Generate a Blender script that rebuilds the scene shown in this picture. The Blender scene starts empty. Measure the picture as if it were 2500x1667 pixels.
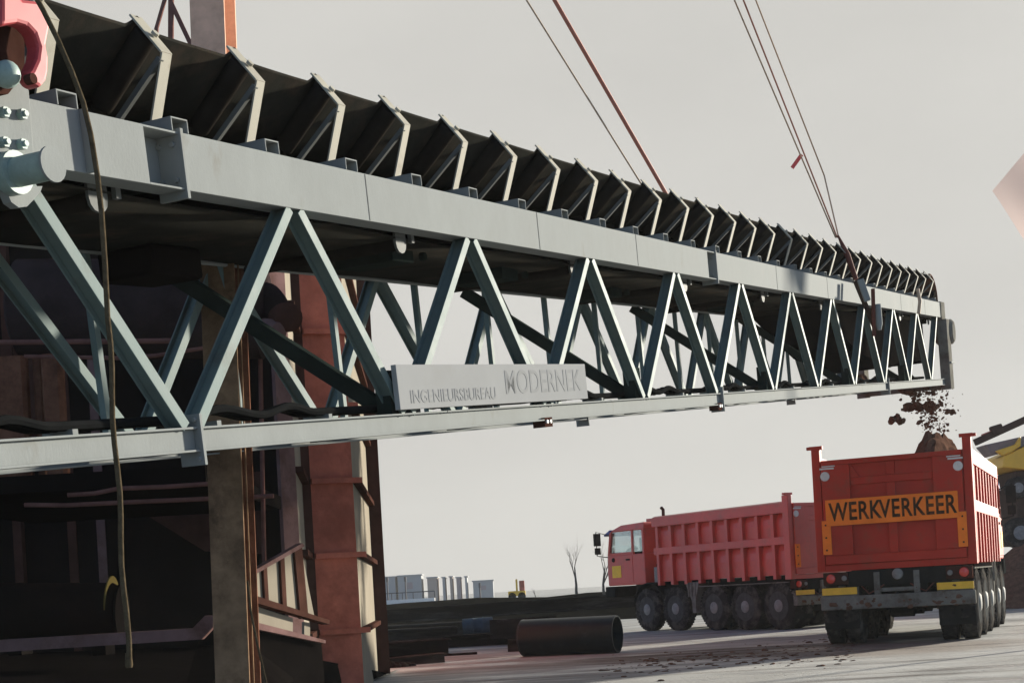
import bpy, math, random
from mathutils import Vector, Matrix
V = Vector
random.seed(11)
SC = bpy.context.scene
COL = SC.collection

# ------------------------------------------------------------------ camera, world, sun
ROLL, FOC, EYE = .056, 3600.0, 1.38           # pixels of the 2500 px wide photograph, metres
HX, HY = 1250.0, 1440.0
RV = V((math.cos(ROLL), 0, -math.sin(ROLL)))
UV = V((math.sin(ROLL), 0, math.cos(ROLL)))
YV = V((0, 1, 0))
CP = V((0, 0, EYE))
cam = bpy.data.cameras.new('camera')
camo = bpy.data.objects.new('camera', cam)
COL.objects.link(camo)
mw = Matrix.Identity(4)
for i in range(3):
    mw[i][0], mw[i][1], mw[i][2], mw[i][3] = RV[i], UV[i], -YV[i], CP[i]
camo.matrix_world = mw
cam.sensor_width = 36
cam.lens = 36 * FOC / 2500
cam.shift_y = (HY - 833.5) / 2500
cam.clip_end = 3000
SC.camera = camo

SUN_AZ = math.radians(52)                      # from +Y towards +X
SUN_EL = math.radians(13)
world = bpy.data.worlds.new('World')
SC.world = world
world.use_nodes = True
wn, wl = world.node_tree.nodes, world.node_tree.links
wn.clear()
w_out = wn.new('ShaderNodeOutputWorld')
w_bg = wn.new('ShaderNodeBackground')
w_hz = wn.new('ShaderNodeBackground')
w_mix = wn.new('ShaderNodeMixShader')
sky = wn.new('ShaderNodeTexSky')
sky.sky_type = 'NISHITA'
sky.sun_disc = False
sky.sun_elevation = SUN_EL
sky.sun_rotation = SUN_AZ
sky.dust_density = .4
sky.air_density = .55
sky.altitude = 600
wl.new(sky.outputs[0], w_bg.inputs[0])
w_bg.inputs[1].default_value = .10
w_hz.inputs[0].default_value = (1.0, .982, .93, 1)      # bright hazy cloud on the sun's half of the sky
w_hz.inputs[1].default_value = .272
tc = wn.new('ShaderNodeTexCoord')
dot = wn.new('ShaderNodeVectorMath'); dot.operation = 'DOT_PRODUCT'
dot.inputs[1].default_value = V((.42, .90, .12)).normalized()
wl.new(tc.outputs['Generated'], dot.inputs[0])
rng = wn.new('ShaderNodeMapRange'); rng.interpolation_type = 'SMOOTHSTEP'
rng.inputs[1].default_value, rng.inputs[2].default_value = .28, .68
wl.new(dot.outputs['Value'], rng.inputs[0])
r2 = wn.new('ShaderNodeMapRange')
r2.inputs[1].default_value, r2.inputs[2].default_value = .80, 1.0
r2.inputs[3].default_value, r2.inputs[4].default_value = .250, .268
wl.new(dot.outputs['Value'], r2.inputs[0])
cn = wn.new('ShaderNodeTexNoise')
cn.inputs['Scale'].default_value = 3.2
cn.inputs['Detail'].default_value = 5
cmap = wn.new('ShaderNodeMapping')
cmap.inputs['Scale'].default_value = (1, 1, 2.4)
wl.new(tc.outputs['Generated'], cmap.inputs[0])
wl.new(cmap.outputs[0], cn.inputs['Vector'])
r3 = wn.new('ShaderNodeMapRange')
r3.inputs[1].default_value, r3.inputs[2].default_value = .3, .7
r3.inputs[3].default_value, r3.inputs[4].default_value = .94, 1.05
wl.new(cn.outputs['Fac'], r3.inputs[0])
wm = wn.new('ShaderNodeMath')
wm.operation = 'MULTIPLY'
wl.new(r2.outputs[0], wm.inputs[0])
wl.new(r3.outputs[0], wm.inputs[1])
wl.new(wm.outputs[0], w_hz.inputs[1])
wl.new(rng.outputs[0], w_mix.inputs[0])
wl.new(w_bg.outputs[0], w_mix.inputs[1])
wl.new(w_hz.outputs[0], w_mix.inputs[2])
wl.new(w_mix.outputs[0], w_out.inputs[0])

sun = bpy.data.lights.new('sun', 'SUN')
sun.energy = 5.0
sun.angle = math.radians(2.5)
sun.color = (1, .93, .80)
suno = bpy.data.objects.new('sun', sun)
COL.objects.link(suno)
sd = V((math.sin(SUN_AZ) * math.cos(SUN_EL), math.cos(SUN_AZ) * math.cos(SUN_EL), math.sin(SUN_EL)))
suno.rotation_euler = sd.to_track_quat('Z', 'Y').to_euler()
suno.location = sd * 60

SC.view_settings.view_transform = 'Standard'
SC.view_settings.look = 'None'
SC.view_settings.exposure = 1.3
SC.view_settings.gamma = 1
SC.cycles.max_bounces = 6
SC.cycles.use_denoising = True


# ------------------------------------------------------------------ pixel geometry
def ray(px, py):
    return YV + RV * ((px - HX) / FOC) - UV * ((py - HY) / FOC)


def at(px, py, d):
    """world point seen at pixel (px, py) at depth d"""
    return CP + ray(px, py) * d


def on_plane(px, py, p0, n):
    r = ray(px, py)
    return CP + r * ((V(p0) - CP).dot(n) / r.dot(n))


def ground_at(px, py, z=0.0):
    r = ray(px, py)
    return CP + r * ((z - EYE) / r.z)


# ------------------------------------------------------------------ materials
def mat(name, col, rough=.6, metal=0.0, var=.12, scale=3.0, col2=None, cut=(.52, .66), scale2=2.0,
        bump=.0, bscale=60.0, spec=.4, stretch=None):
    m = bpy.data.materials.new(name)
    m.use_nodes = True
    n, l = m.node_tree.nodes, m.node_tree.links
    b = n['Principled BSDF']
    geo = n.new('ShaderNodeNewGeometry')
    src = geo.outputs['Position']
    if stretch:
        mp = n.new('ShaderNodeMapping')
        mp.inputs['Scale'].default_value = stretch
        l.new(src, mp.inputs[0])
        src = mp.outputs[0]
    nz = n.new('ShaderNodeTexNoise')
    nz.inputs['Scale'].default_value = scale
    nz.inputs['Detail'].default_value = 6
    nz.inputs['Roughness'].default_value = .65
    l.new(src, nz.inputs['Vector'])
    rp = n.new('ShaderNodeValToRGB')
    rp.color_ramp.elements[0].position = .3
    rp.color_ramp.elements[1].position = .7
    c = V(col)
    rp.color_ramp.elements[0].color = (*[max(0, x * (1 - var)) for x in c], 1)
    rp.color_ramp.elements[1].color = (*[min(1, x * (1 + var)) for x in c], 1)
    l.new(nz.outputs['Fac'], rp.inputs[0])
    colour = rp.outputs[0]
    if col2 is not None:
        n2 = n.new('ShaderNodeTexNoise')
        n2.inputs['Scale'].default_value = scale2
        n2.inputs['Detail'].default_value = 8
        n2.inputs['Roughness'].default_value = .7
        l.new(src, n2.inputs['Vector'])
        r2 = n.new('ShaderNodeMapRange')
        r2.inputs[1].default_value, r2.inputs[2].default_value = cut
        l.new(n2.outputs['Fac'], r2.inputs[0])
        mx = n.new('ShaderNodeMixRGB')
        mx.inputs[2].default_value = (*col2, 1)
        l.new(r2.outputs[0], mx.inputs[0])
        l.new(colour, mx.inputs[1])
        colour = mx.outputs[0]
    l.new(colour, b.inputs['Base Color'])
    rr = n.new('ShaderNodeMapRange')
    rr.inputs[3].default_value, rr.inputs[4].default_value = max(.05, rough - .12), min(1, rough + .12)
    l.new(nz.outputs['Fac'], rr.inputs[0])
    l.new(rr.outputs[0], b.inputs['Roughness'])
    b.inputs['Metallic'].default_value = metal
    b.inputs['Specular IOR Level'].default_value = spec
    if bump:
        n3 = n.new('ShaderNodeTexNoise')
        n3.inputs['Scale'].default_value = bscale
        n3.inputs['Detail'].default_value = 5
        l.new(src, n3.inputs['Vector'])
        bp = n.new('ShaderNodeBump')
        bp.inputs['Strength'].default_value = bump
        bp.inputs['Distance'].default_value = .02
        l.new(n3.outputs['Fac'], bp.inputs['Height'])
        l.new(bp.outputs[0], b.inputs['Normal'])
    if spec == 0:                              # dead matt: earth, rubber, scale
        d = n.new('ShaderNodeBsdfDiffuse')
        l.new(colour, d.inputs['Color'])
        d.inputs['Roughness'].default_value = .15
        if bump:
            l.new(bp.outputs[0], d.inputs['Normal'])
        n.remove(b)
        l.new(d.outputs[0], n['Material Output'].inputs['Surface'])
    return m


MT = {}
MT['steel'] = mat('grey_green_steel_paint', (.205, .218, .214), .8, var=.10, scale=2.5, col2=(.15, .14, .118), cut=(.6, .82), scale2=2.4, bump=.06, spec=.03, stretch=(1, 1, .55))
MT['strut'] = mat('blue_green_steel_paint', (.110, .152, .146), .65, var=.12, scale=4, col2=(.09, .095, .08), cut=(.56, .78), scale2=2.6, bump=.05, spec=.15)
MT['dark_steel'] = mat('dark_green_steel', (.018, .025, .022), .7, var=.3, scale=5, spec=0)
MT['belt'] = mat('black_rubber', (.024, .0235, .020), .8, var=.3, scale=3, col2=(.052, .04, .03), cut=(.5, .75), scale2=2.5, bump=.1, spec=0)
MT['roller'] = mat('dark_roller_steel', (.018, .0155, .013), .55, var=.3, scale=6, spec=0)
MT['arm'] = mat('shaded_grey_steel', (.10, .105, .10), .7, var=.2, scale=6, spec=0.2)  # dimmer copy of the steel colour, shade under the belt painted in
MT['cream'] = mat('cream_bracket_paint', (.29, .275, .225), .7, var=.1, scale=5, col2=(.19, .165, .12), cut=(.58, .8), scale2=3, spec=.15)
MT['dull_ring'] = mat('dull_yellow_ring', (.10, .075, .025), .8, spec=0)
MT['seam'] = mat('dull_weld_steel', (.15, .155, .148), .9, var=.2, scale=20, spec=0)
MT['dusty_beam'] = mat('dusty_brown_grey_beam', (.055, .05, .043), .9, var=.4, scale=3, col2=(.02, .018, .016), cut=(.48, .65), scale2=1.6, spec=0, stretch=(.5, 1, 2))
MT['post_lit'] = mat('sunlit_column_pink', (.66, .41, .29), .9, var=.2, scale=5, col2=(.45, .28, .2), cut=(.5, .72), scale2=3, spec=0)  # paler copy of the column colour, its sunlit hazy top painted in
MT['black'] = mat('black_rubber_cable', (.012, .0125, .0125), .6, var=.2, scale=8, spec=0)
MT['void'] = mat('near_black', (.005, .0042, .004), .9, var=.4, scale=2, spec=0)  # near-black; on the ground slope it stands in for shadow
MT['red_hook'] = mat('red_hook_paint', (.33, .04, .048), .5, var=.15, scale=12, spec=.35)
MT['hook_steel'] = mat('worn_green_grey_steel', (.20, .27, .25), .5, var=.2, scale=12)
MT['rope'] = mat('brown_hemp_rope', (.075, .058, .036), .9, var=.35, scale=30, bump=.4, bscale=90, spec=0)
MT['red_rope'] = mat('red_brown_wire_rope', (.36, .13, .09), .7, var=.2, scale=8)
MT['pale_rope'] = mat('pale_rusty_wire_rope', (.40, .29, .20), .7, var=.2, scale=8)
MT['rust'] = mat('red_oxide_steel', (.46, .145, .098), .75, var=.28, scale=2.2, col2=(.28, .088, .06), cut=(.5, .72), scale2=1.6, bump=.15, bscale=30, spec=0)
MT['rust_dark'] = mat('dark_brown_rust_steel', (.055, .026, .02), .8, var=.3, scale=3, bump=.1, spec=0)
MT['sunlit_cream'] = mat('sunlit_cream_steel', (.235, .208, .165), .75, var=.1, scale=1.6, col2=(.16, .115, .08), cut=(.66, .84), scale2=1.8, spec=0)  # cream for sun-facing plates, sunlight put into the colour
MT['mauve'] = mat('dusty_mauve_steel', (.15, .09, .085), .7, var=.25, scale=2.5, col2=(.09, .05, .042), cut=(.48, .7), scale2=3, spec=0)
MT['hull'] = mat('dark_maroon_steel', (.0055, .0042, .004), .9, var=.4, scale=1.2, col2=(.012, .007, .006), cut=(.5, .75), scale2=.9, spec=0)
MT['tank'] = mat('dark_mauve_tank_steel', (.032, .023, .023), .6, var=.3, scale=2.4, col2=(.02, .013, .012), cut=(.5, .7), scale2=2, spec=0)
MT['brown_pile'] = mat('brown_rusted_pile_steel', (.14, .066, .042), .85, var=.4, scale=5, col2=(.075, .036, .024), cut=(.48, .66), scale2=3, bump=.3, bscale=25, spec=0)
MT['post'] = mat('mottled_brown_column_steel', (.20, .128, .078), .9, var=.42, scale=4.5, col2=(.085, .054, .034), cut=(.47, .66), scale2=2.6, bump=.35, bscale=22, spec=0)
MT['pink_rail'] = mat('faded_pink_rail_paint', (.14, .07, .06), .7, var=.25, scale=7, spec=0)
MT['truck_red'] = mat('red_truck_paint', (.43, .030, .014), .5, var=.2, scale=1.3, col2=(.25, .05, .028), cut=(.50, .74), scale2=2.6, spec=.2, bump=.05, bscale=14)
MT['truck_red2'] = mat('faded_rose_red_truck_paint', (.56, .080, .058), .42, var=.18, scale=1.3, col2=(.37, .09, .062), cut=(.50, .74), scale2=2.6, spec=.45, bump=.05, bscale=14)
MT['tyre'] = mat('tyre_rubber', (.024, .0235, .023), .9, var=.25, scale=6, col2=(.12, .108, .092), cut=(.47, .70), scale2=3, spec=0)
MT['rim'] = mat('dusty_grey_rim', (.065, .066, .064), .6, var=.3, scale=8, spec=0)
MT['hub'] = mat('pale_grey_hub', (.22, .22, .205), .7, var=.25, scale=10, spec=.1)
MT['chassis'] = mat('black_chassis_paint', (.02, .021, .02), .7, var=.3, scale=5, spec=0)
MT['grey_metal'] = mat('muddy_grey_metal', (.17, .165, .145), .75, var=.25, scale=4, col2=(.08, .065, .05), cut=(.5, .7), scale2=3.5, spec=0)
MT['orange'] = mat('orange_board_paint', (.92, .225, .03), .6, var=.1, scale=3, col2=(.76, .17, .028), cut=(.55, .75), scale2=2, spec=.1)
MT['yellow'] = mat('yellow_plate_paint', (.80, .48, .05), .5, var=.1, scale=6, spec=.2)
MT['letter'] = mat('black_letter_paint', (.05, .028, .018), .7, var=.3, scale=10, col2=(.20, .07, .025), cut=(.50, .70), scale2=5, spec=0)
MT['fade_letter'] = mat('faded_grey_letter_paint', (.225, .23, .232), .8, var=.1, scale=3, col2=(.268, .272, .271), cut=(.40, .66), scale2=2.2, spec=0)
MT['board'] = mat('white_board_paint', (.275, .28, .28), .8, var=.05, scale=2, col2=(.25, .25, .24), cut=(.55, .8), scale2=1.2, spec=0)
MT['white'] = mat('white_sticker', (.62, .60, .56), .6, var=.1, scale=12)
MT['blue_visor'] = mat('blue_visor_plastic', (.04, .05, .22), .35, var=.1)
MT['soil'] = mat('damp_brown_soil', (.115, .062, .042), .95, var=.4, scale=7, bump=.6, bscale=18, spec=0)
MT['pipe_blue'] = mat('navy_blue_pipe_coating', (.0045, .013, .017), .4, var=.3, scale=2.5, col2=(.03, .045, .05), cut=(.60, .76), scale2=2.4, spec=.2)
MT['blue_barrel'] = mat('dull_blue_drum_paint', (.045, .068, .085), .6, var=.3, scale=5, spec=.1)
MT['bark'] = mat('grey_brown_bark', (.13, .11, .09), .9, var=.3, scale=8, spec=0)
MT['scrap'] = mat('black_brown_scrap_steel', (.018, .016, .0145), .85, var=.4, scale=2, col2=(.07, .066, .06), cut=(.52, .7), scale2=1.2, spec=0, stretch=(.4, 1, 2.5))
MT['bank'] = mat('dark_grass_bank_earth', (.006, .006, .0045), .95, var=.4, scale=1.2, col2=(.013, .012, .009), cut=(.5, .7), scale2=.8, bump=.5, bscale=5, spec=0)
MT['far_grey'] = mat('pale_grey_cladding', (.25, .258, .262), .8, var=.05, scale=.3)
MT['far_pink'] = mat('pale_pink_cladding', (.30, .235, .20), .8, var=.05, scale=.3)
MT['far_mauve'] = mat('pale_mauve_cladding', (.24, .19, .19), .8, var=.05, scale=.3)
MT['far_dark'] = mat('dark_pole_steel', (.10, .09, .085), .8, var=.1)
MT['crane_yellow'] = mat('crane_yellow_paint', (.72, .42, .04), .5, var=.12, scale=2)
MT['crane_dark'] = mat('dark_brown_crane_steel', (.06, .04, .032), .75, var=.3, scale=3, spec=0)
MT['crane_grey'] = mat('mauve_grey_boom_paint', (.20, .16, .15), .6, var=.2, scale=2)
MT['red_lamp'] = mat('red_lens', (.62, .05, .03), .25, var=.05, spec=.6)
MT['brown_chain'] = mat('red_brown_sling', (.12, .042, .03), .8, var=.3, scale=8, spec=.1)
MT['dark_strap'] = mat('dark_brown_strap', (.045, .032, .026), .85, var=.3, scale=9, spec=0)


def cloth_mat():
    m = bpy.data.materials.new('thin_pink_cloth')
    m.use_nodes = True
    n, l = m.node_tree.nodes, m.node_tree.links
    n.clear()
    o = n.new('ShaderNodeOutputMaterial')
    d, t, mx = n.new('ShaderNodeBsdfDiffuse'), n.new('ShaderNodeBsdfTranslucent'), n.new('ShaderNodeMixShader')
    w = n.new('ShaderNodeTexWave')
    w.inputs['Scale'].default_value = 60
    r = n.new('ShaderNodeValToRGB')
    r.color_ramp.elements[0].color = (.33, .275, .265, 1)
    r.color_ramp.elements[1].color = (.38, .32, .31, 1)
    l.new(w.outputs['Fac'], r.inputs[0])
    l.new(r.outputs[0], d.inputs[0])
    l.new(r.outputs[0], t.inputs[0])
    mx.inputs[0].default_value = .6
    l.new(d.outputs[0], mx.inputs[1])
    l.new(t.outputs[0], mx.inputs[2])
    l.new(mx.outputs[0], o.inputs[0])
    return m


def glass_mat():
    m = bpy.data.materials.new('cab_glass')
    m.use_nodes = True
    n, l = m.node_tree.nodes, m.node_tree.links
    n.clear()
    o = n.new('ShaderNodeOutputMaterial')
    t = n.new('ShaderNodeBsdfTransparent')
    t.inputs[0].default_value = (.80, .83, .83, 1)
    g = n.new('ShaderNodeBsdfGlossy')
    g.inputs['Roughness'].default_value = .05
    nz = n.new('ShaderNodeTexNoise')
    nz.inputs['Scale'].default_value = 3
    r = n.new('ShaderNodeMapRange')
    r.inputs[3].default_value, r.inputs[4].default_value = .10, .24
    l.new(nz.outputs[0], r.inputs[0])
    mx = n.new('ShaderNodeMixShader')
    l.new(r.outputs[0], mx.inputs[0])
    l.new(t.outputs[0], mx.inputs[1])
    l.new(g.outputs[0], mx.inputs[2])
    l.new(mx.outputs[0], o.inputs[0])
    return m


MT['glass'] = glass_mat()
MT['flag'] = cloth_mat()


def ground_mat():
    m = bpy.data.materials.new('trampled_sand_and_snow')
    m.use_nodes = True
    n, l = m.node_tree.nodes, m.node_tree.links
    b = n['Principled BSDF']
    geo = n.new('ShaderNodeNewGeometry')

    def noise(scale, stretch=(1, 1, 1), rot=0, detail=7, rough=.65):
        mp = n.new('ShaderNodeMapping')
        mp.inputs['Scale'].default_value = stretch
        mp.inputs['Rotation'].default_value = (0, 0, rot)
        l.new(geo.outputs['Position'], mp.inputs[0])
        z = n.new('ShaderNodeTexNoise')
        z.inputs['Scale'].default_value = scale
        z.inputs['Detail'].default_value = detail
        z.inputs['Roughness'].default_value = rough
        l.new(mp.outputs[0], z.inputs['Vector'])
        return z.outputs['Fac']

    def rangev(v, a, c, lo=0.0, hi=1.0):
        r = n.new('ShaderNodeMapRange')
        r.interpolation_type = 'SMOOTHSTEP'
        r.inputs[1].default_value, r.inputs[2].default_value = a, c
        r.inputs[3].default_value, r.inputs[4].default_value = lo, hi
        l.new(v, r.inputs[0])
        return r.outputs[0]

    def mul(a, c, op='MULTIPLY'):
        x = n.new('ShaderNodeMath')
        x.operation = op
        for i, q in enumerate((a, c)):
            if isinstance(q, float):
                x.inputs[i].default_value = q
            else:
                l.new(q, x.inputs[i])
        x.use_clamp = True
        return x.outputs[0]

    def mix(f, a, c):
        x = n.new('ShaderNodeMixRGB')
        l.new(f, x.inputs[0])
        for i, q in ((1, a), (2, c)):
            if isinstance(q, tuple):
                x.inputs[i].default_value = (*q, 1)
            else:
                l.new(q, x.inputs[i])
        return x.outputs[0]

    base = mix(rangev(noise(.35), .35, .68), (.32, .325, .31), (.215, .215, .203))
    # wheel tracks: long streaks in the driving direction
    tr = rangev(noise(1.0, (.10, 1.7, 1), math.radians(-10)), .52, .66)
    c = mix(mul(tr, .8), base, (.13, .12, .105))
    rut = rangev(noise(2.2, (.05, 1.5, 1), math.radians(-14), 4), .57, .63)
    c = mix(mul(rut, .7), c, (.09, .08, .068))
    br = n.new('ShaderNodeTexBrick')
    br.inputs['Scale'].default_value = 1.0
    br.inputs['Mortar Size'].default_value = .012
    br.inputs['Brick Width'].default_value = 2.0
    br.inputs['Row Height'].default_value = 2.0
    br.inputs['Color1'].default_value = (0, 0, 0, 1)
    br.inputs['Color2'].default_value = (0, 0, 0, 1)
    br.inputs['Mortar'].default_value = (1, 1, 1, 1)
    mpb = n.new('ShaderNodeMapping')
    mpb.inputs['Rotation'].default_value = (0, 0, math.radians(24))
    l.new(geo.outputs['Position'], mpb.inputs[0])
    l.new(mpb.outputs[0], br.inputs['Vector'])
    jn = mul(br.outputs['Color'], rangev(noise(.22), .5, .58))
    c = mix(mul(jn, .7), c, (.16, .14, .12))
    fine = rangev(noise(9.0), .55, .75)
    c = mix(mul(fine, .4), c, (.25, .21, .17))

    def spot(px, py, rx, ry, rot, wob=.5):
        g = ground_at(px, py)
        mp = n.new('ShaderNodeMapping')
        mp.vector_type = 'TEXTURE'
        mp.inputs['Location'].default_value = (g.x, g.y, 0)
        mp.inputs['Rotation'].default_value = (0, 0, rot)
        mp.inputs['Scale'].default_value = (rx, ry, 1000)
        l.new(geo.outputs['Position'], mp.inputs[0])
        ln = n.new('ShaderNodeVectorMath')
        ln.operation = 'LENGTH'
        l.new(mp.outputs[0], ln.inputs[0])
        nn = noise(1.6, (.6, 1.2, 1), math.radians(-8))
        ad = mul(nn, wob, 'MULTIPLY')
        x = n.new('ShaderNodeMath')
        x.operation = 'ADD'
        l.new(ln.outputs['Value'], x.inputs[0])
        l.new(ad, x.inputs[1])
        return rangev(x.outputs[0], 1.25, .75)
    # churned mud where the trucks pull in under the discharge
    c = mix(mul(mul(spot(1780, 1592, 4.2, 2.3, math.radians(14)), .95), rangev(noise(1.3, (.35, 1.6, 1), math.radians(-12)), .30, .50)), c, (.055, .040, .030))
    c = mix(mul(spot(2150, 1582, 3.2, 3.0, math.radians(10)), .8), c, (.12, .092, .07))  # shade beside the rear-view truck, painted into the ground
    c = mix(mul(spot(1380, 1618, 2.0, .8, math.radians(14)), .35), c, (.15, .125, .105))
    # machine's shadow painted dark into the ground beside it
    c = mix(spot(180, 1640, 4.2, 24, math.radians(4), .25), c, (.035, .03, .026))
    l.new(c, b.inputs['Base Color'])
    l.new(rangev(noise(.6, (.4, 1.6, 1), math.radians(-10)), .46, .60, .95, .38), b.inputs['Roughness'])
    b.inputs['Specular IOR Level'].default_value = .3
    bp = n.new('ShaderNodeBump')
    bp.inputs['Strength'].default_value = .6
    bp.inputs['Distance'].default_value = .05
    l.new(mul(noise(3.0, (.4, 1.2, 1), math.radians(-10)), noise(14.0), 'ADD'), bp.inputs['Height'])
    l.new(bp.outputs[0], b.inputs['Normal'])
    return m


# ------------------------------------------------------------------ mesh builder
class MB:
    def __init__(self):
        self.v, self.f = [], []

    def add(self, vs, fs):
        o = len(self.v)
        self.v += [V(p) for p in vs]
        self.f += [[i + o for i in f] for f in fs]
        return self

    def hexa(self, p):                         # 8 points: bottom ring 0-3, top ring 4-7
        return self.add(p, [(3, 2, 1, 0), (4, 5, 6, 7), (0, 1, 5, 4), (1, 2, 6, 5), (2, 3, 7, 6), (3, 0, 4, 7)])

    def box(self, lo, hi):
        (a, b, c), (d, e, f) = lo, hi
        return self.hexa([(a, b, c), (d, b, c), (d, e, c), (a, e, c), (a, b, f), (d, b, f), (d, e, f), (a, e, f)])

    def bar(self, p0, p1, w, h, up=(0, 0, 1)):  # w across, h along up
        p0, p1 = V(p0), V(p1)
        d = (p1 - p0).normalized()
        s = d.cross(V(up))
        if s.length < 1e-4:
            s = d.cross(V((1, 0, 0)))
        s.normalize()
        u = s.cross(d)
        s, u = s * w / 2, u * h / 2
        return self.hexa([p0 - s - u, p0 + s - u, p1 + s - u, p1 - s - u, p0 - s + u, p0 + s + u, p1 + s + u, p1 - s + u])

    def prism(self, pts, vec):
        pts = [V(p) for p in pts]
        n = len(pts)
        vec = V(vec)
        fs = [tuple(range(n - 1, -1, -1)), tuple(range(n, 2 * n))]
        fs += [(i, (i + 1) % n, n + (i + 1) % n, n + i) for i in range(n)]
        return self.add(pts + [p + vec for p in pts], fs)

    def tube(self, pts, r, seg=8):
        pts = [V(p) for p in pts]
        rs = r if isinstance(r, (list, tuple)) else [r] * len(pts)
        o = len(self.v)
        ref = None
        for i, p in enumerate(pts):
            d = (pts[min(i + 1, len(pts) - 1)] - pts[max(i - 1, 0)]).normalized()
            if ref is None:
                ref = V((0, 0, 1)) if abs(d.z) < .9 else V((1, 0, 0))
            s = d.cross(ref).normalized()
            ref = s.cross(d)
            for k in range(seg):
                a = 2 * math.pi * k / seg
                self.v.append(p + (s * math.cos(a) + ref * math.sin(a)) * rs[i])
        for i in range(len(pts) - 1):
            for k in range(seg):
                a, b = o + i * seg + k, o + i * seg + (k + 1) % seg
                self.f.append([a, b, b + seg, a + seg])
        self.f.append([o + k for k in range(seg)][::-1])
        self.f.append([o + (len(pts) - 1) * seg + k for k in range(seg)])
        return self

    def lathe(self, prof, c, axis, seg=24, closed=False):   # prof: (along axis, radius)
        c, d = V(c), V(axis).normalized()
        s = d.cross(V((0, 0, 1)) if abs(d.z) < .9 else V((1, 0, 0))).normalized()
        u = s.cross(d)
        o = len(self.v)
        m = len(prof)
        for (a, r) in prof:
            for k in range(seg):
                t = 2 * math.pi * k / seg
                self.v.append(c + d * a + (s * math.cos(t) + u * math.sin(t)) * r)
        for i in range(m if closed else m - 1):
            j = (i + 1) % m
            for k in range(seg):
                q = (k + 1) % seg
                self.f.append([o + i * seg + k, o + i * seg + q, o + j * seg + q, o + j * seg + k])
        if not closed:
            self.f.append([o + k for k in range(seg)][::-1])
            self.f.append([o + (m - 1) * seg + k for k in range(seg)])
        return self

    def blob(self, c, r, seed=0, n=10, sq=(1, 1, 1), rough=.35):
        rn = random.Random(seed)
        ph = [(V((rn.uniform(-1, 1), rn.uniform(-1, 1), rn.uniform(-1, 1))).normalized(), rn.uniform(1.5, 5), rn.uniform(0, 6)) for _ in range(7)]
        o = len(self.v)
        rows = n // 2 + 1
        for i in range(rows + 1):
            th = math.pi * i / rows
            for k in range(n):
                a = 2 * math.pi * k / n
                d = V((math.sin(th) * math.cos(a), math.sin(th) * math.sin(a), math.cos(th)))
                g = 1 + rough * sum(math.sin(d.dot(q) * w + p) for q, w, p in ph) / 4
                self.v.append(V(c) + V((d.x * sq[0], d.y * sq[1], d.z * sq[2])) * r * g)
        for i in range(rows):
            for k in range(n):
                a, b = o + i * n + k, o + i * n + (k + 1) % n
                self.f.append([a, b, b + n, a + n])
        return self

    def build(self, name, m, parent=None, world=False, smooth=False, bevel=0.0, label=None):
        me = bpy.data.meshes.new(name)
        vs = self.v
        if world and parent is not None:
            inv = MW[parent.name].inverted()
            vs = [inv @ p for p in vs]
        me.from_pydata([tuple(p) for p in vs], [], self.f)
        me.materials.append(m)
        me.validate()
        import bmesh
        bm = bmesh.new()
        bm.from_mesh(me)
        bmesh.ops.recalc_face_normals(bm, faces=bm.faces)
        bm.to_mesh(me)
        bm.free()
        if smooth:
            for p in me.polygons:
                p.use_smooth = True
            me.set_sharp_from_angle(angle=math.radians(38))
        o = bpy.data.objects.new(name, me)
        COL.objects.link(o)
        if parent is not None:
            o.parent = parent
            MW[o.name] = MW[parent.name].copy()
        if bevel:
            b = o.modifiers.new('bevel', 'BEVEL')
            b.width = bevel
            b.segments = 2
            b.limit_method = 'ANGLE'
        if label:
            o['label'] = label
        return o


MW = {}


def tag(o, label, cat, group=None):
    o['label'] = label
    o['category'] = cat
    if group:
        o['group'] = group
    return o


def thing(name, label, cat, loc=(0, 0, 0), M=None, group=None):
    o = bpy.data.objects.new(name, None)
    o.empty_display_size = .3
    COL.objects.link(o)
    m = M.copy() if M is not None else Matrix.Translation(V(loc))
    o.matrix_world = m
    MW[o.name] = m
    return tag(o, label, cat, group)


def solo(mb, name, m, label, cat, group=None, smooth=False, bevel=0.0):
    """a thing that is one mesh: origin moved to the middle of its foot"""
    xs = [p.x for p in mb.v]; ys = [p.y for p in mb.v]; zs = [p.z for p in mb.v]
    c = V(((min(xs) + max(xs)) / 2, (min(ys) + max(ys)) / 2, min(zs)))
    mb.v = [p - c for p in mb.v]
    o = mb.build(name, m, None, smooth=smooth, bevel=bevel)
    o.location = c
    return tag(o, label, cat, group)


def struct(o):
    o['kind'] = 'structure'
    return o


def text(name, body, size, m, parent, M, sx=1.0, extrude=.004, space=1.0, offset=0.0):
    cu = bpy.data.curves.new(name, 'FONT')
    cu.body = body
    cu.size = size
    cu.extrude = extrude
    cu.offset = offset
    cu.space_character = space
    cu.align_x, cu.align_y = 'CENTER', 'CENTER'
    cu.materials.append(m)
    f = bpy.data.objects.new(name, cu)
    COL.objects.link(f)
    bpy.context.view_layer.update()
    me = bpy.data.meshes.new_from_object(f.evaluated_get(bpy.context.evaluated_depsgraph_get()))
    bpy.data.objects.remove(f)
    bpy.data.curves.remove(cu)
    me.name = name
    o = bpy.data.objects.new(name, me)
    COL.objects.link(o)
    o.parent = parent
    o.matrix_local = M @ Matrix.Diagonal((sx, 1, 1, 1))
    return o


def copy_tree(o, parent):
    c = o.copy()
    COL.objects.link(c)
    c.parent = parent
    for ch in KIDS.get(o.name, []):
        copy_tree(ch, c)
    return c


KIDS = {}


def kid(p, o):
    KIDS.setdefault(p.name, []).append(o)
    return o


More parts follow.
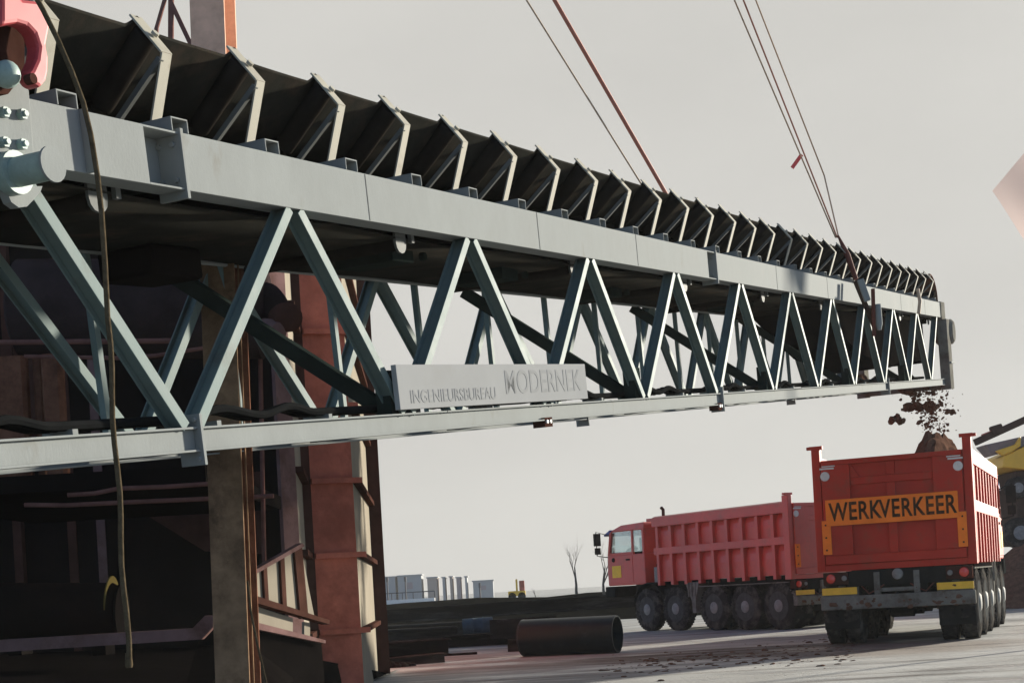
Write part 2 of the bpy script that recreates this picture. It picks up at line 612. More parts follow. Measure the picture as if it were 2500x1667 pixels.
# ------------------------------------------------------------------ ground and bank
gm = MB()
gx = [-900, -60, -20, 0, 20, 60, 900]
gy = [-300, 0, 20, 40, 60, 120, 1500]
gm.add([(x, y, 0) for y in gy for x in gx], [(j * 7 + i, j * 7 + i + 1, (j + 1) * 7 + i + 1, (j + 1) * 7 + i) for j in range(6) for i in range(6)])
struct(gm.build('ground', ground_mat()))

bk = MB()
nx, prof = 90, [(57, 0.0), (59, .22), (61.5, .5), (64, .82), (66.5, 1.0), (70, 1.04), (76, .8), (84, 0)]
rn = random.Random(4)
for j, (y, z) in enumerate(prof):
    for i in range(nx + 1):
        x = -60 + 150 * i / nx
        w = .25 if 0 < z else 0
        bk.v.append(V((x, y + rn.uniform(-.8, .8) + x * .05, max(-.02, z * (1 + x * .0012)) + rn.uniform(-1, 1) * .10 * (1 if z > 0 else 0) - (.02 if z == 0 else 0))))
for j in range(len(prof) - 1):
    for i in range(nx):
        a = j * (nx + 1) + i
        bk.f.append([a, a + 1, a + nx + 2, a + nx + 1])
struct(bk.build('embankment', MT['bank'], smooth=False))

# ------------------------------------------------------------------ conveyor bridge
DA = ray(2940, 883).normalized()
DN = V((-DA.y, DA.x, 0)).normalized()
DP = DA.cross(DN)
OO = at(428, 388 + .168 * 428, 8.0)
CM = Matrix.Identity(4)
for i in range(3):
    CM[i][0], CM[i][1], CM[i][2], CM[i][3] = DA[i], DN[i], DP[i], OO[i]


def cw(t, s, h):
    return OO + DA * t + DN * s + DP * h


CW_, TC, B0, B1 = 1.8, .312, -1.424, -1.288     # truss width, top chord depth, bottom chord
cb = thing('conveyor_bridge', 'long pale grey-green truss conveyor rising to the right with black belt on steel brackets', 'conveyor', M=CM)
T0, T1 = -4.0, 26.4
SPL = [.09, 9.93]


def chord_top(s0, sgn, nm):
    """channel with its flat back outwards; at each splice the back is cut away between the flanges"""
    segs, a = [], T0
    for sp in SPL + [T1]:
        segs.append((a, sp))
        a = sp + .03
    for (a, b) in segs:
        m = MB()
        cut = .30 if b != T1 else 0

        def sb(t0, t1, y0, y1, h0, h1):
            lo, hi = s0 + sgn * y0, s0 + sgn * y1
            m.box((t0, min(lo, hi), h0), (t1, max(lo, hi), h1))
        sb(a, b - cut, 0, .014, 0, TC)                       # back
        sb(a, b, .014, .17, 0, .014)                         # lower flange
        sb(a, b, .014, .17, TC - .014, TC)                   # upper flange
        if cut:
            sb(b - cut, b, .152, .166, .014, TC - .014)
            sb(b - cut, b, 0.002, .014, 0, .012)
            sb(b - cut, b, 0.002, .014, TC - .012, TC)
            sb(b - cut - .006, b - cut, .014, .152, .014, TC - .014)
        o = m.build(nm, MT['steel'], cb, bevel=.003)
        if cut:
            p = MB()
            lo, hi = s0 - sgn * .012, s0 + sgn * .18
            p.box((b, min(lo, hi), -.045), (b + .026, max(lo, hi), TC + .02))
            for (ss, hh) in ((.045, .06), (.045, .25), (.14, .06), (.14, .25)):
                c = V((b - .018, s0 + sgn * ss, hh))
                p.lathe([(0, .016), (.018, .016)], c, (1, 0, 0), 6)
            MW[o.name] = CM
            p.build('splice_plate', MT['steel'], o, bevel=.002)


chord_top(0, 1, 'top_chord')
chord_top(CW_, -1, 'top_chord')


def chord_bot(s0, sgn):
    a = T0
    for b in [-.07, 9.70, 19.6, T1 - .3]:
        m = MB()

        def sb(t0, t1, y0, y1, h0, h1):
            lo, hi = s0 + sgn * y0, s0 + sgn * y1
            m.box((t0, min(lo, hi), h0), (t1, max(lo, hi), h1))
        sb(a, b, 0, .13, B1 - .012, B1)
        sb(a, b, 0, .13, B0, B0 + .012)
        sb(a, b, .03, .042, B0 + .012, B1 - .012)
        o = m.build('bottom_chord', MT['steel'], cb, bevel=.002)
        if b < T1 - 1:
            p = MB()
            lo, hi = s0 - sgn * .02, s0 + sgn * .14
            p.box((b, min(lo, hi), B0 - .075), (b + .024, max(lo, hi), B1 + .07))
            for (ss, hh) in ((.01, B0 - .04), (.085, B0 + .05), (.085, B1 - .04), (.01, B1 + .04)):
                p.lathe([(0, .015), (.02, .015)], V((b - .02, s0 + sgn * ss, hh)), (1, 0, 0), 6)
            p.build('splice_plate', MT['steel'], o, bevel=.002)
        a = b + .028


chord_bot(0, 1)
chord_bot(CW_, -1)

for t in (-2.6, 2.08, 4.9, 7.3, 12.6, 15.5, 18.1, 21.4, 24.0):
    MB().box((t, -.0025, .004), (t + .008, -.0004, TC - .004)).build('weld_seam', MT['seam'], cb)
for t in (2.9, 6.2, 13.4, 17.2, 22.2):
    MB().box((t, -.002, B1 - .013), (t + .007, .0295, B1 + .0015)).build('weld_seam', MT['seam'], cb)

# truss struts, near side then far side (staggered by half a panel)
PAN = 2.434
tops_n = [1.188 + PAN * k for k in range(-2, 11)]
bots_n = [-.10 + PAN * k for k in range(-1, 11)]
tops_f = [2.69 + PAN * k for k in range(-3, 10)]
bots_f = [1.53 + PAN * k for k in range(-2, 10)]


def strut(t0, h0, t1, h1, s, w=.07, d=.11):
    p0, p1 = V((t0, s, h0)), V((t1, s, h1))
    f = V((0, d / 2 - .006, 0))
    m = MB()
    for sg_ in (-1, 1):
        m.bar(p0 + f * sg_, p1 + f * sg_, w, .012, up=(0, 1, 0))
    m.bar(p0, p1, .009, d - .0245, up=(0, 1, 0))
    m.build('strut', MT['strut'], cb, bevel=.002)


for t in tops_n:
    for b in bots_n:
        if abs(t - b) < 1.6 and t < T1 - .5:
            sg = 1 if b > t else -1
            strut(t + sg * .055, -.002, b - sg * .055, B1 + .002, .062)
for t in tops_f:
    for b in bots_f:
        if abs(t - b) < 1.6:
            sg = 1 if b > t else -1
            strut(t + sg * .05, -.002, b - sg * .05, B1 + .002, CW_ - .062)
for t in [1.09 + 1.5 * k for k in range(-2, 16)]:
    MB().bar((t, CW_ - .20, B1), (t, CW_ - .20, -.01), .05, .05, up=(0, 1, 0)).build('upright', MT['strut'], cb)
for t in (2.3, 7.13, 11.95, 16.8, 21.6):         # sway braces: near bottom chord up to far top chord
    MB().bar((t, .16, B1 + .03), (t - .45, CW_ - .16, -.05), .11, .07, up=(1, 0, 0)).build('sway_brace', MT['dark_steel'], cb, bevel=.004)
    MB().box((t - .13, .045, B1 + .002), (t + .05, .16, B1 + .30)).build('gusset_plate', MT['dark_steel'], cb)
for k in range(13):                               # cross members under the belt and along the floor
    t = -2.46 + PAN * k
    MB().box((t, .18, .02), (t + .08, CW_ - .18, .12)).build('cross_member', MT['dark_steel'], cb)
    MB().box((t + 1.2, .14, B0 + .02), (t + 1.28, CW_ - .14, B1 - .02)).build('cross_member', MT['dark_steel'], cb)
# added pale tube, stands in for skylight on the far chord's flange edge
MB().tube([(T0, CW_ - .24, -.035), (T1 - 1, CW_ - .24, -.035)], .016, 8).build('edge_line', MT['steel'], cb, smooth=True)

# trough belt, sagging a little between the idlers
IDL0, IDLS, NID = .10, .903, 29
ids = [IDL0 + IDLS * k for k in range(-4, NID)]
sec = [(.172, .885), (.33, .752), (.50, .612), (.70, .59), (.9, .585), (1.1, .59), (1.30, .612), (1.47, .752), (1.628, .885)]
bm_ = MB()
PHS = (0, .04, .08, .12, .145, .17, .35, .50, .65, .83, .855, .88, .92, .96)
stn = [(k, f) for k in range(len(ids) - 1) for f in PHS] + [(len(ids) - 1, 0)]
for (k, f) in stn:
    t = ids[k] + IDLS * f
    sag = .004 * math.sin(math.pi * f)
    e = min(f, 1 - f) * IDLS
    bump = max(0.0, 1 - e / .13) ** 1.15           # the edge rides up over each wing roller
    for th in (0, .016):
        for i, (s, h) in enumerate(sec):
            up = (.068, .022)[min(i, 8 - i)] * bump if min(i, 8 - i) < 2 else 0
            bm_.v.append(V((t, s + (.012 * bump if i == 0 else -.012 * bump if i == 8 else 0), h - sag + th + up)))
n = len(sec)
for r in range(len(stn) - 1):
    for q in range(2):
        for i in range(n - 1):
            a = (r * 2 + q) * n + i
            bm_.f.append([a, a + 1, a + 2 * n + 1, a + 2 * n])
    for i in (0, n - 1):
        a = r * 2 * n + i
        bm_.f.append([a, a + n, a + 3 * n, a + 2 * n])
bm_.build('belt', MT['belt'], cb, smooth=True)
rb = MB()
for r in range(61):
    t = T0 + (T1 - .6 - T0) * r / 60
    sag = .03 * abs(math.sin(math.pi * r / 6))
    rb.v += [V((t, .2, -.01 - sag)), V((t, CW_ - .2, -.01 - sag))]
for r in range(60):
    rb.f.append([2 * r, 2 * r + 1, 2 * r + 3, 2 * r + 2])
rbo = rb.build('return_belt', MT['belt'], cb, smooth=True)
sm = rbo.modifiers.new('thick', 'SOLIDIFY')
sm.thickness = .014
dk = MB().box((T0, .19, .16), (T1 - .5, CW_ - .19, .175))
dk.build('deck_plate', MT['void'], cb)

# idlers
pr = MB()
bks = []
for side in (0, 1):
    pb_ = MB()
    bks.append(pb_)

    def q(t, s, h):
        return V((t, CW_ - s if side else s, h))
    # outer post, slanting out to the bend, then the roll bracket leaning inwards
    for (a, b, w) in (((.15, TC + .079), (.02, .735), .05), ((.02, .735), (.195, .968), .055)):
        p0, p1 = q(0, *a), q(0, *b)
        pb_.bar(p0, p1, 0.085 if w == .05 else .10, .012, up=q(0, 1, 0) - q(0, 0, 0))
    pb_.lathe([(0, .022), (.02, .022)], q(0, .085, .845), (q(0, -.8, .6) - q(0, 0, 0)), 8)
    # carrier arm from the bend down to the middle
# channel cross beam, open side down
t0, t1, z0, z1 = -.062, .086, TC + .002, TC + .078
pr.box((t0, 0.0, z1 - .009), (t1, CW_, z1))
pr.box((t0, 0.0, z0), (t0 + .009, CW_, z1 - .009))
pr.box((t1 - .009, 0.0, z0), (t1, CW_, z1 - .009))
idl = pr.build('idler', MT['steel'], cb, bevel=.002)
MW[idl.name] = CM
rolls = []
for k in bks:
    kid(idl, k.build('bracket', MT['cream'], idl, bevel=.002))
for side in (0, 1):
    a, b = V((0, .140, .862)), V((0, .51, .548))
    if side:
        a.y, b.y = CW_ - a.y, CW_ - b.y
    d = (b - a)
    rolls.append(MB().lathe([(-.02, .014), (0, .014), (0, .064), (.012, .069), (d.length - .012, .069), (d.length, .064), (d.length, .014)], a, d, 16).build('roller', MT['roller'], idl, smooth=True))
rolls.append(MB().lathe([(0, .014), (.01, .066), (.76, .066), (.77, .014)], V((0, .515, .515)), (0, 1, 0), 16).build('roller', MT['roller'], idl, smooth=True))
for o in rolls:
    kid(idl, o)
for side in (0, 1):
    a, b = V((-.038, .035, .705)), V((-.038, .42, .40))
    if side:
        a.y, b.y = CW_ - a.y, CW_ - b.y
    kid(idl, MB().bar(a, b, .032, .03, up=(1, 0, 0)).build('arm', MT['arm'], idl))
idl.location.x = ids[0]
RJ = random.Random(5)
for t in ids[1:]:
    c = copy_tree(idl, cb)
    c.location.x = t + RJ.uniform(-.008, .008)
    c.rotation_euler = (RJ.uniform(-.004, .004), RJ.uniform(-.012, .012), RJ.uniform(-.006, .006))

# return idlers with their half round hangers
for k in range(9):
    t = -.40 + 3.25 * k
    o = MB().lathe([(0, .045), (CW_ - .5, .045)], V((t, .25, -.065)), (0, 1, 0), 12).build('return_roller', MT['roller'], cb, smooth=True)
    h = MB()
    pts = [(t - .075, .2, .01), (t - .075, .2, -.06)] + [(t - .075 * math.cos(a), .2, -.06 - .075 * math.sin(a)) for a in (.5, 1.0, 1.57, 2.1, 2.6)] + [(t + .075, .2, -.06), (t + .075, .2, .01)]
    h.prism(pts, (0, .02, 0))
    h.box((t + .11, .17, -.055), (t + .15, .2, .01))
    h.build('roller_hanger', MT['arm'], cb)

# cable bundle lying on the lower chord, rising over the nodes
for (s, dz, rr) in ((.20, .055, .026), (.26, .05, .022), (.31, .045, .018)):
    pts = []
    t = T0
    while t < T1 - 2:
        z = B1 + dz
        for b in bots_n:
            u = abs(t - b - .55)
            if u < .4:
                z += .05 * math.cos(u / .4 * math.pi / 2) ** 2
            u = abs(t - b - 1.25)
            if u < .3:
                z += .045 * math.cos(u / .3 * math.pi / 2) ** 2
        pts.append((t, s, z))
        t += .08
    MB().tube(pts, rr, 7).build('cable', MT['black'], cb, smooth=True)
for k in range(20):
    t = T0 + .7 + 1.21 * k
    MB().box((t, .16, B1), (t + .04, .36, B1 + .035)).build('cable_bracket', MT['steel'], cb)

# take-up gear and small boxes under the deck
o = MB().box((1.2, 1.15, -.24), (1.75, 1.6, -.03)).build('take_up_box', MT['void'], cb, bevel=.03)
for (t, s) in ((3.15, .45), (5.4, .6), (8.6, .8), (13, .6)):
    m = MB().box((t, s, -.13), (t + .34, s + .5, -.02))
    m.lathe([(0, .035), (.05, .035)], V((t + .5, s - .02, -.07)), (0, 1, 0), 10)
    m.build('junction_box', MT['dark_steel'], cb, bevel=.01)
for (x, y, s) in ((1325, 1030, .05), (1748, 992, .05)):
    n0 = V(cw(0, s, 0))
    p = on_plane(x, y, n0, DN)
    l = CM.inverted() @ p
    m = MB().box((l.x - .07, s - .05, l.z - .045), (l.x + .09, s + .06, l.z + .035))
    m.box((l.x - .02, s, l.z + .035), (l.x + .03, s + .03, B0 + .001))
    lb = m.build('lamp_box', MT['rust_dark'], cb)
    for dx in (-.03, .04):
        MB().lathe([(0, .018), (.012, .016)], V((l.x + dx, s - .05, l.z)), (0, -1, 0), 10).build('lens', MT['white'], lb)

# discharge end: portal frame, hood, chute
m = MB()
for s in (0, CW_):
    m.box((T1 - .42, s - .10 if s == 0 else s - .10, B0 - .10), (T1 + .02, s + .10, -.04))
    m.box((T1 - .48, s - .02 if s == 0 else s - .10, -.04), (T1 + .03, s + .10 if s == 0 else s + .02, TC + .02))
m.box((T1 - .42, .1, B0 - .08), (T1 + .02, CW_ - .1, B0 + .10))
m.build('end_frame', MT['grey_metal'], cb, bevel=.01)
MB().box((T1 - .38, -.14, -.98), (T1 + .16, -.10, -.94)).build('cross_bar', MT['steel'], cb)
MB().lathe([(0, .30), (1.5, .30)], V((T1 + .02, .15, .30)), (0, 1, 0), 28).build('head_pulley', MT['roller'], cb, smooth=True)
MB().lathe([(0, .21), (.05, .27), (.34, .27), (.40, .2)], V((T1 + .16, -.16, -.30)), (0, 1, 0), 18).build('drive_motor', MT['grey_metal'], cb, smooth=True)
m = MB()
for i in range(9):
    a = math.pi * .5 * i / 8
    m.v += [V((T1 - .7 + .8 * math.sin(a), .12, .42 + .5 * math.cos(a))), V((T1 - .7 + .8 * math.sin(a), CW_ - .12, .42 + .5 * math.cos(a)))]
for i in range(8):
    m.f.append([2 * i, 2 * i + 1, 2 * i + 3, 2 * i + 2])
hd = m.build('hood', MT['brown_pile'], cb)
sl = hd.modifiers.new('thick', 'SOLIDIFY'); sl.thickness = .02
MB().prism([(16.4, .35, -.06), (25.7, .35, -.06), (25.7, .35, -.92), (23.6, .35, -.80), (21.8, .35, -1.0), (18.9, .35, -.72)], (0, 1.1, 0)).build('discharge_chute', MT['void'], cb)
rn = random.Random(8)
m = MB()
for k in range(16):
    t = 20.2 + 5.4 * rn.random()
    m.blob((t, .5 + rn.random() * .6, B1 + .02 + .09 * rn.random()), .07 + .06 * rn.random(), k, 8)
m.build('spilled_soil', MT['soil'], cb)
# lifting lug at the near end: bolted plate, pin and cheek
m = MB()
m.prism([(-2.4, -.05, -.03), (-1.13, -.05, -.03), (-1.10, -.05, .33), (-1.14, -.05, .41), (-1.18, -.05, .43), (-2.4, -.05, .43)], (0, .05, 0))
lug = m.build('lifting_lug', MT['steel'], cb, bevel=.004)
for (px, py) in ((48, 281), (48, 354), (4, 276), (4, 349)):
    l = CM.inverted() @ on_plane(px, py, cw(0, -.05, 0), DN)
    MB().lathe([(0, .026), (.03, .026), (.03, .015), (.045, .015)], V((l.x, -.05, l.z)), (0, -1, 0), 6).build('bolt', MT['hook_steel'], lug)
l = CM.inverted() @ on_plane(28, 424, cw(0, -.06, 0), DN)
MB().lathe([(0, .10), (.06, .10), (.06, .068), (.26, .068)], V((l.x, -.04, l.z)), (0, -1, 0), 22).build('pin', MT['hook_steel'], lug, smooth=True)
MB().lathe([(0, .082), (.014, .082)], V((l.x, -.30, l.z)), (0, -1, 0), 22).build('pin_cap', MT['steel'], lug, smooth=True)
pl = [CM.inverted() @ on_plane(x, y, cw(0, .0, 0), DN) for (x, y) in ((0, 470), (12, 497), (30, 510), (50, 508), (66, 492), (84, 470), (88, 458), (40, 460), (0, 440))]
MB().prism([(p.x, -.04, p.z) for p in pl], (0, .05, 0)).build('lug_cheek', MT['steel'], lug)
MB().box((-.705, -.045, 0.0), (-.69, -.001, TC)).build('stiffener', MT['steel'], cb)

# name board hung on the lower chord
sbM = CM @ Matrix.Translation((3.82, -.03, -1.11))
sb = thing('sign_board', 'long white board with faded grey lettering fixed along the lower chord of the conveyor', 'sign', M=sbM)
MB().box((-1.70, -.02, -.155), (1.70, .02, .15)).build('panel', MT['board'], sb, bevel=.003)
FM = Matrix(((1, 0, 0, 0), (0, 0, -1, 0), (0, 1, 0, 0), (0, 0, 0, 1)))
text('lettering', 'INGENIEURSBUREAU', .125, MT['fade_letter'], sb, Matrix.Translation((-.86, -.021, -.075)) @ FM, sx=1.18, extrude=.0015, offset=.002)
text('lettering', 'MODERNEK', .26, MT['fade_letter'], sb, Matrix.Translation((.78, -.021, 0.0)) @ FM, sx=1.12, extrude=.0015, offset=.002)

# ------------------------------------------------------------------ lifting hook, ropes, slings
hp0 = cw(0, -.16, 0)
hk = thing('lifting_hook', 'glossy red steel lifting hook hanging at the near end of the conveyor', 'hook', loc=on_plane(40, 215, hp0, DN))
out = [(-30, -40), (20, 8), (62, 12), (80, 35), (93, 57), (84, 100), (80, 122), (86, 150), (85, 185), (80, 207), (66, 224), (50, 214), (36, 190), (46, 178), (58, 152), (62, 122), (52, 92), (34, 73), (10, 66), (-30, 72)]
MB().prism([on_plane(x, y, hp0, DN) for x, y in out], -DN * .085).build('hook_body', MT['red_hook'], hk, world=True, bevel=.018)
MB().blob(on_plane(16, 182, hp0 - DN * .02, DN), .062, 3, 18, rough=.02).build('swivel', MT['hook_steel'], hk, world=True, smooth=True)
MB().lathe([(0, .024), (.04, .024)], on_plane(66, 196, hp0 - DN * .085, DN), -DN, 14).build('hook_bolt', MT['rust_dark'], hk, world=True)
MB().prism([on_plane(x, y, hp0 + DN * .05, DN) for x, y in ((-40, -30), (30, -10), (60, 60), (60, 180), (20, 230), (-40, 230))], DN * .05).build('hook_block', MT['rust_dark'], hk, world=True)

pts = [(60, -60, 6.15), (84, -12, 6.12), (105, 25, 6.1), (140, 95, 6.1), (175, 175, 6.1), (203, 250, 6.1), (222, 330, 6.1), (238, 430, 6.1), (248, 520, 6.1), (256, 640, 6.1), (263, 780, 6.1)]
wp = [at(*p) for p in pts]
end = at(315, 1622, 6.1)
for k in range(1, 15):
    wp.append(wp[10].lerp(end, k / 14) + V((.006 * math.sin(k * 1.1), 0, 0)))
rp = thing('hanging_rope', 'thick frayed brown rope hanging straight down in front of the conveyor', 'rope', loc=end)
MB().tube(wp, .0115, 10).build('strand', MT['rope'], rp, world=True, smooth=True)
MB().tube([end + V((0, 0, .05)), end + V((0, 0, .0)), end - V((0, 0, .012))], [.0125, .0165, .013], 10).build('whipping', MT['rope'], rp, world=True, smooth=True)

G = 'crane ropes slanting down over the conveyor'
for (a, b, r, mt_, lab) in (
        ((1210, -120, 20), (1560, 440, 26), .013, 'pale_rope', 'thin pale rope, leftmost of the slanting crane ropes'),
        ((1290, -110, 20), (1618, 460, 26), .030, 'red_rope', 'thick red rope, the broadest of the slanting crane ropes'),
        ((1750, -100, 20), (2040, 580, 23.5), .012, 'pale_rope', 'thin rope, left one of the three slanting to the far sling'),
        ((1775, -100, 20), (2044, 580, 23.5), .013, 'red_rope', 'thin rope, middle one of the three slanting to the far sling'),
        ((1806, -100, 20), (2012, 428, 23.4), .012, 'pale_rope', 'thin rope, right one of the three slanting to the far sling')):
    p0, p1 = at(*a), at(*b)
    if b[2] == 26:                              # made fast on the far chord: the point of it that the rope line meets
        best = None
        for k in range(400):
            e = cw(6 + k * .03, CW_ - .08, TC)
            dd = e - CP
            ex, ey = HX + FOC * dd.dot(RV) / dd.y, HY - FOC * dd.dot(UV) / dd.y
            off = abs((ex - a[0]) * (b[1] - a[1]) - (ey - a[1]) * (b[0] - a[0]))
            if best is None or off < best[0]:
                best = (off, e)
        p1 = best[1]
    pts = [p0, p1]
    if lab.startswith('thin rope, right'):
        pts = [p0, p1, at(2048, 582, 23.5)]
    solo(MB().tube(pts, r, 8), 'crane_rope', MT[mt_], lab, 'rope', G, smooth=True)

solo(MB().bar(at(1957, 378, 23.3), at(1934, 410, 23.3), .06, .03, up=YV), 'rope_tag', MT['red_lamp'], 'short bright red strap hanging off the crane ropes at upper right', 'strap')

sg = thing('sling', 'red-brown sling and hanger bracket gripping the conveyor near its far end', 'sling', loc=at(2090, 690, 23.3))
MB().tube([at(2046, 575, 23.5), at(2068, 622, 23.4), at(2090, 682, 23.3)], [.015, .05, .035], 10).build('shackle', MT['brown_chain'], sg, world=True, smooth=True)
MB().bar(at(2088, 685, 23.0), at(2136, 800, 23.0), .075, .03, up=YV).build('strap', MT['dark_strap'], sg, world=True)
MB().bar(at(2100, 682, 22.9), at(2118, 735, 22.9), .10, .05, up=YV).build('hanger_plate', MT['steel'], sg, world=True, bevel=.01)
MB().lathe([(-.30, .045), (0, .055), (.1, .03)], at(2146, 790, 22.9), V((0, 0, -1)), 14).build('weight', MT['steel'], sg, world=True, smooth=True)
MB().bar(at(2131, 705, 22.9), at(2134, 820, 22.9), .05, .05, up=YV).build('clamp_bolt', MT['brown_chain'], sg, world=True)
MB().tube([at(2240, 705, 24.6), at(2246, 735, 24.6), at(2243, 765, 24.6)], .03, 8).build('tie', MT['pale_rope'], sg, world=True)

# ------------------------------------------------------------------ column, lattice mast
cbase = at(515, 1400, 11.0)
col = thing('steel_column', 'tall mottled brown steel column standing behind the conveyor', 'column', loc=(cbase.x + .13, 11.1, 0))
x0 = cbase.x
lean = .018


def colpt(x, y, z):
    return V((x + lean * (z - 1.5), y, z))


def colbox(xa, xb, ya, yb, z0=0.0, z1=4.9):
    return [colpt(xa, ya, z0), colpt(xb, ya, z0), colpt(xb, yb, z0), colpt(xa, yb, z0), colpt(xa, ya, z1), colpt(xb, ya, z1), colpt(xb, yb, z1), colpt(xa, yb, z1)]


MB().hexa(colbox(x0, x0 + .255, 11.0, 11.025)).build('flange', MT['post'], col, world=True)
MB().hexa(colbox(x0, x0 + .255, 11.0, 11.025, 4.902, 7.2)).build('upper_flange', MT['post_lit'], col, world=True)
MB().hexa(colbox(x0 + .02, x0 + .285, 11.30, 11.325, 4.902, 7.2)).build('upper_flange', MT['post_lit'], col, world=True)
MB().hexa(colbox(x0 + .118, x0 + .137, 11.025, 11.30, 4.902, 7.2)).build('upper_web', MT['post_lit'], col, world=True)
MB().hexa(colbox(x0 + .118, x0 + .137, 11.025, 11.30)).build('web', MT['post'], col, world=True)
MB().hexa(colbox(x0 + .02, x0 + .285, 11.30, 11.325)).build('flange', MT['brown_pile'], col, world=True)
MB().hexa(colbox(x0 + .262, x0 + .272, 11.10, 11.12)).build('edge_line', MT['post'], col, world=True)
pp = at(604, 1440, 10.7)
solo(MB().tube([at(604, 1418, 10.8), at(612, 1490, 10.75), at(628, 1570, 10.7), at(650, 1667, 10.6), at(668, 1760, 10.6)], .009, 6), 'slack_cable', MT['rope'], 'thin dark cable trailing down beside the foot of the brown column', 'cable', smooth=True)

lm = thing('lattice_mast', 'thin red lattice mast sticking up behind the belt beside the brown column', 'mast', loc=at(417, 330, 16))
for (a, b, w) in (((418, -60), (416, 330), .026), ((408, -20), (382, 70), .018), ((418, 8), (470, 118), .024), ((382, 70), (372, 300), .02), ((470, 118), (484, 300), .02)):
    MB().bar(at(*a, 16), at(*b, 16), w * 2, w * 2, up=YV).build('lattice_bar', MT['pink_rail'], lm, world=True)

# ------------------------------------------------------------------ big rusty hopper on the left
ZT = 7.2


def col_xy(px, d):
    p = at(px, 1300, d)
    return V((p.x, p.y, 0))


hop = thing('steel_hopper', 'large red-brown ribbed steel hopper with cream sunlit edges on the left', 'hopper', loc=col_xy(764, 21))
P = [col_xy(600, 17.9), col_xy(730, 18.8), col_xy(744, 20.8), col_xy(765, 20.9), col_xy(868, 21.1), col_xy(904, 26.6), col_xy(934, 26.7), col_xy(905, 34)]


def wall(a, b, mt_, nm, z0=0.0, z1=ZT, th=.05):
    d = (b - a).normalized()
    nn = V((-d.y, d.x, 0)) * th
    MB().hexa([a + V((0, 0, z0)), b + V((0, 0, z0)), b + nn + V((0, 0, z0)), a + nn + V((0, 0, z0)), a + V((0, 0, z1)), b + V((0, 0, z1)), b + nn + V((0, 0, z1)), a + nn + V((0, 0, z1))]).build(nm, MT[mt_], hop, world=True)


for i, (mt_, nm) in enumerate((('mauve', 'wall_panel'), ('sunlit_cream', 'side_plate'), ('rust_dark', 'stiffener'), ('rust', 'wall_panel'), ('sunlit_cream', 'side_plate'), ('rust_dark', 'stiffener'), ('rust', 'wall_panel'))):
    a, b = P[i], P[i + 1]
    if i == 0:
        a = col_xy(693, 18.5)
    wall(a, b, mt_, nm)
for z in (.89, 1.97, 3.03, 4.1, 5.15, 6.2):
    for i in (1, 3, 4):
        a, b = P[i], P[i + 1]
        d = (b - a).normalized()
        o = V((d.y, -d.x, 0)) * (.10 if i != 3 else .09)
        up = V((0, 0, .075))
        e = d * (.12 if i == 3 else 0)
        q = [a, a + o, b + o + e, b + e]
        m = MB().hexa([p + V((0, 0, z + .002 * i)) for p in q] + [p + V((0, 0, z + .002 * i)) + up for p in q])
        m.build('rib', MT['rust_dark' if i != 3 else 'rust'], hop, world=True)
# dark body of the machine behind
hb = [col_xy(-700, 19.5), col_xy(693, 18.7)]
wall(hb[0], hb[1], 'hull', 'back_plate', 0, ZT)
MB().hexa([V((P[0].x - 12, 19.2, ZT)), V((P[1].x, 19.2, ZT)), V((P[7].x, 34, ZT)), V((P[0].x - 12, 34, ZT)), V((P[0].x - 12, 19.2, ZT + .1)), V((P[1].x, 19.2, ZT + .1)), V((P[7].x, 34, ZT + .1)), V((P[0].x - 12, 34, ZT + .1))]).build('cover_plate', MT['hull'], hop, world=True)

for k, px in enumerate((-40, 60, 190, 262, 330, 420, 500, 560, 640)):
    a = col_xy(px, 19.2)
    MB().box((a.x - .06, 18.95 - .03 * (k % 2), 0), (a.x + .05, 19.4, ZT)).build('frame', MT['rust_dark' if k % 3 else 'mauve'], hop, world=True)
for (xa, xb, z0, z1, mt_) in ((175, 262, 2.3, 3.1, 'mauve'), (262, 420, 3.3, 4.6, 'tank'), (-40, 190, 3.7, 4.9, 'rust_dark')):
    a, b = col_xy(xa, 19.1), col_xy(xb, 19.1)
    MB().box((a.x, 19.0, z0), (b.x, 19.06, z1)).build('wall_panel', MT[mt_], hop, world=True)
MB().prism([at(x, y, 18.6) for x, y in ((640, 1150), (500, 1160), (330, 1240), (500, 1345), (640, 1352))], (0, .05, 0)).build('hopper_cone', MT['rust_dark'], hop, world=True)

# cream flared plate with dark ribs standing in front of the hopper
pn = V((.95, -.31, 0)).normalized()
pp0 = at(605, 1430, 15.0)
fp = thing('loading_chute', 'cream sunlit flared chute with dark vertical ribs beside the brown column', 'chute', loc=pp0)


def opl(pts, off=0.0):
    return [on_plane(x, y, pp0 + pn * off, pn) for x, y in pts]


MB().prism(opl([(590, 1412), (725, 1336), (735, 1338), (770, 1516), (752, 1512), (590, 1454)]), -pn * .04).build('side_plate', MT['sunlit_cream'], fp, world=True)
for (a, b, w) in (((641, 1378), (646, 1468), 9), ((683, 1352), (690, 1486), 10), ((722, 1334), (738, 1510), 19)):
    MB().prism(opl([(a[0] - w / 2, a[1]), (a[0] + w / 2, a[1]), (b[0] + w / 2, b[1]), (b[0] - w / 2, b[1])], .0), pn * .03).build('rib', MT['rust_dark'], fp, world=True)
MB().prism(opl([(590, 1402), (724, 1326), (730, 1333), (590, 1413)], 0), pn * .07).build('top_rail', MT['mauve'], fp, world=True)
MB().prism(opl([(590, 1450), (785, 1514), (785, 1524), (590, 1468)], 0), pn * .10).build('bottom_rail', MT['rust_dark'], fp, world=True)
MB().prism(opl([(590, 1468), (715, 1508), (715, 1548), (590, 1512)], 0), -pn * .03).build('skirt_plate', MT['sunlit_cream'], fp, world=True)
MB().prism(opl([(743, 1517), (757, 1520), (757, 1560), (743, 1556)], 0), -pn * .03).build('skirt_plate', MT['sunlit_cream'], fp, world=True)
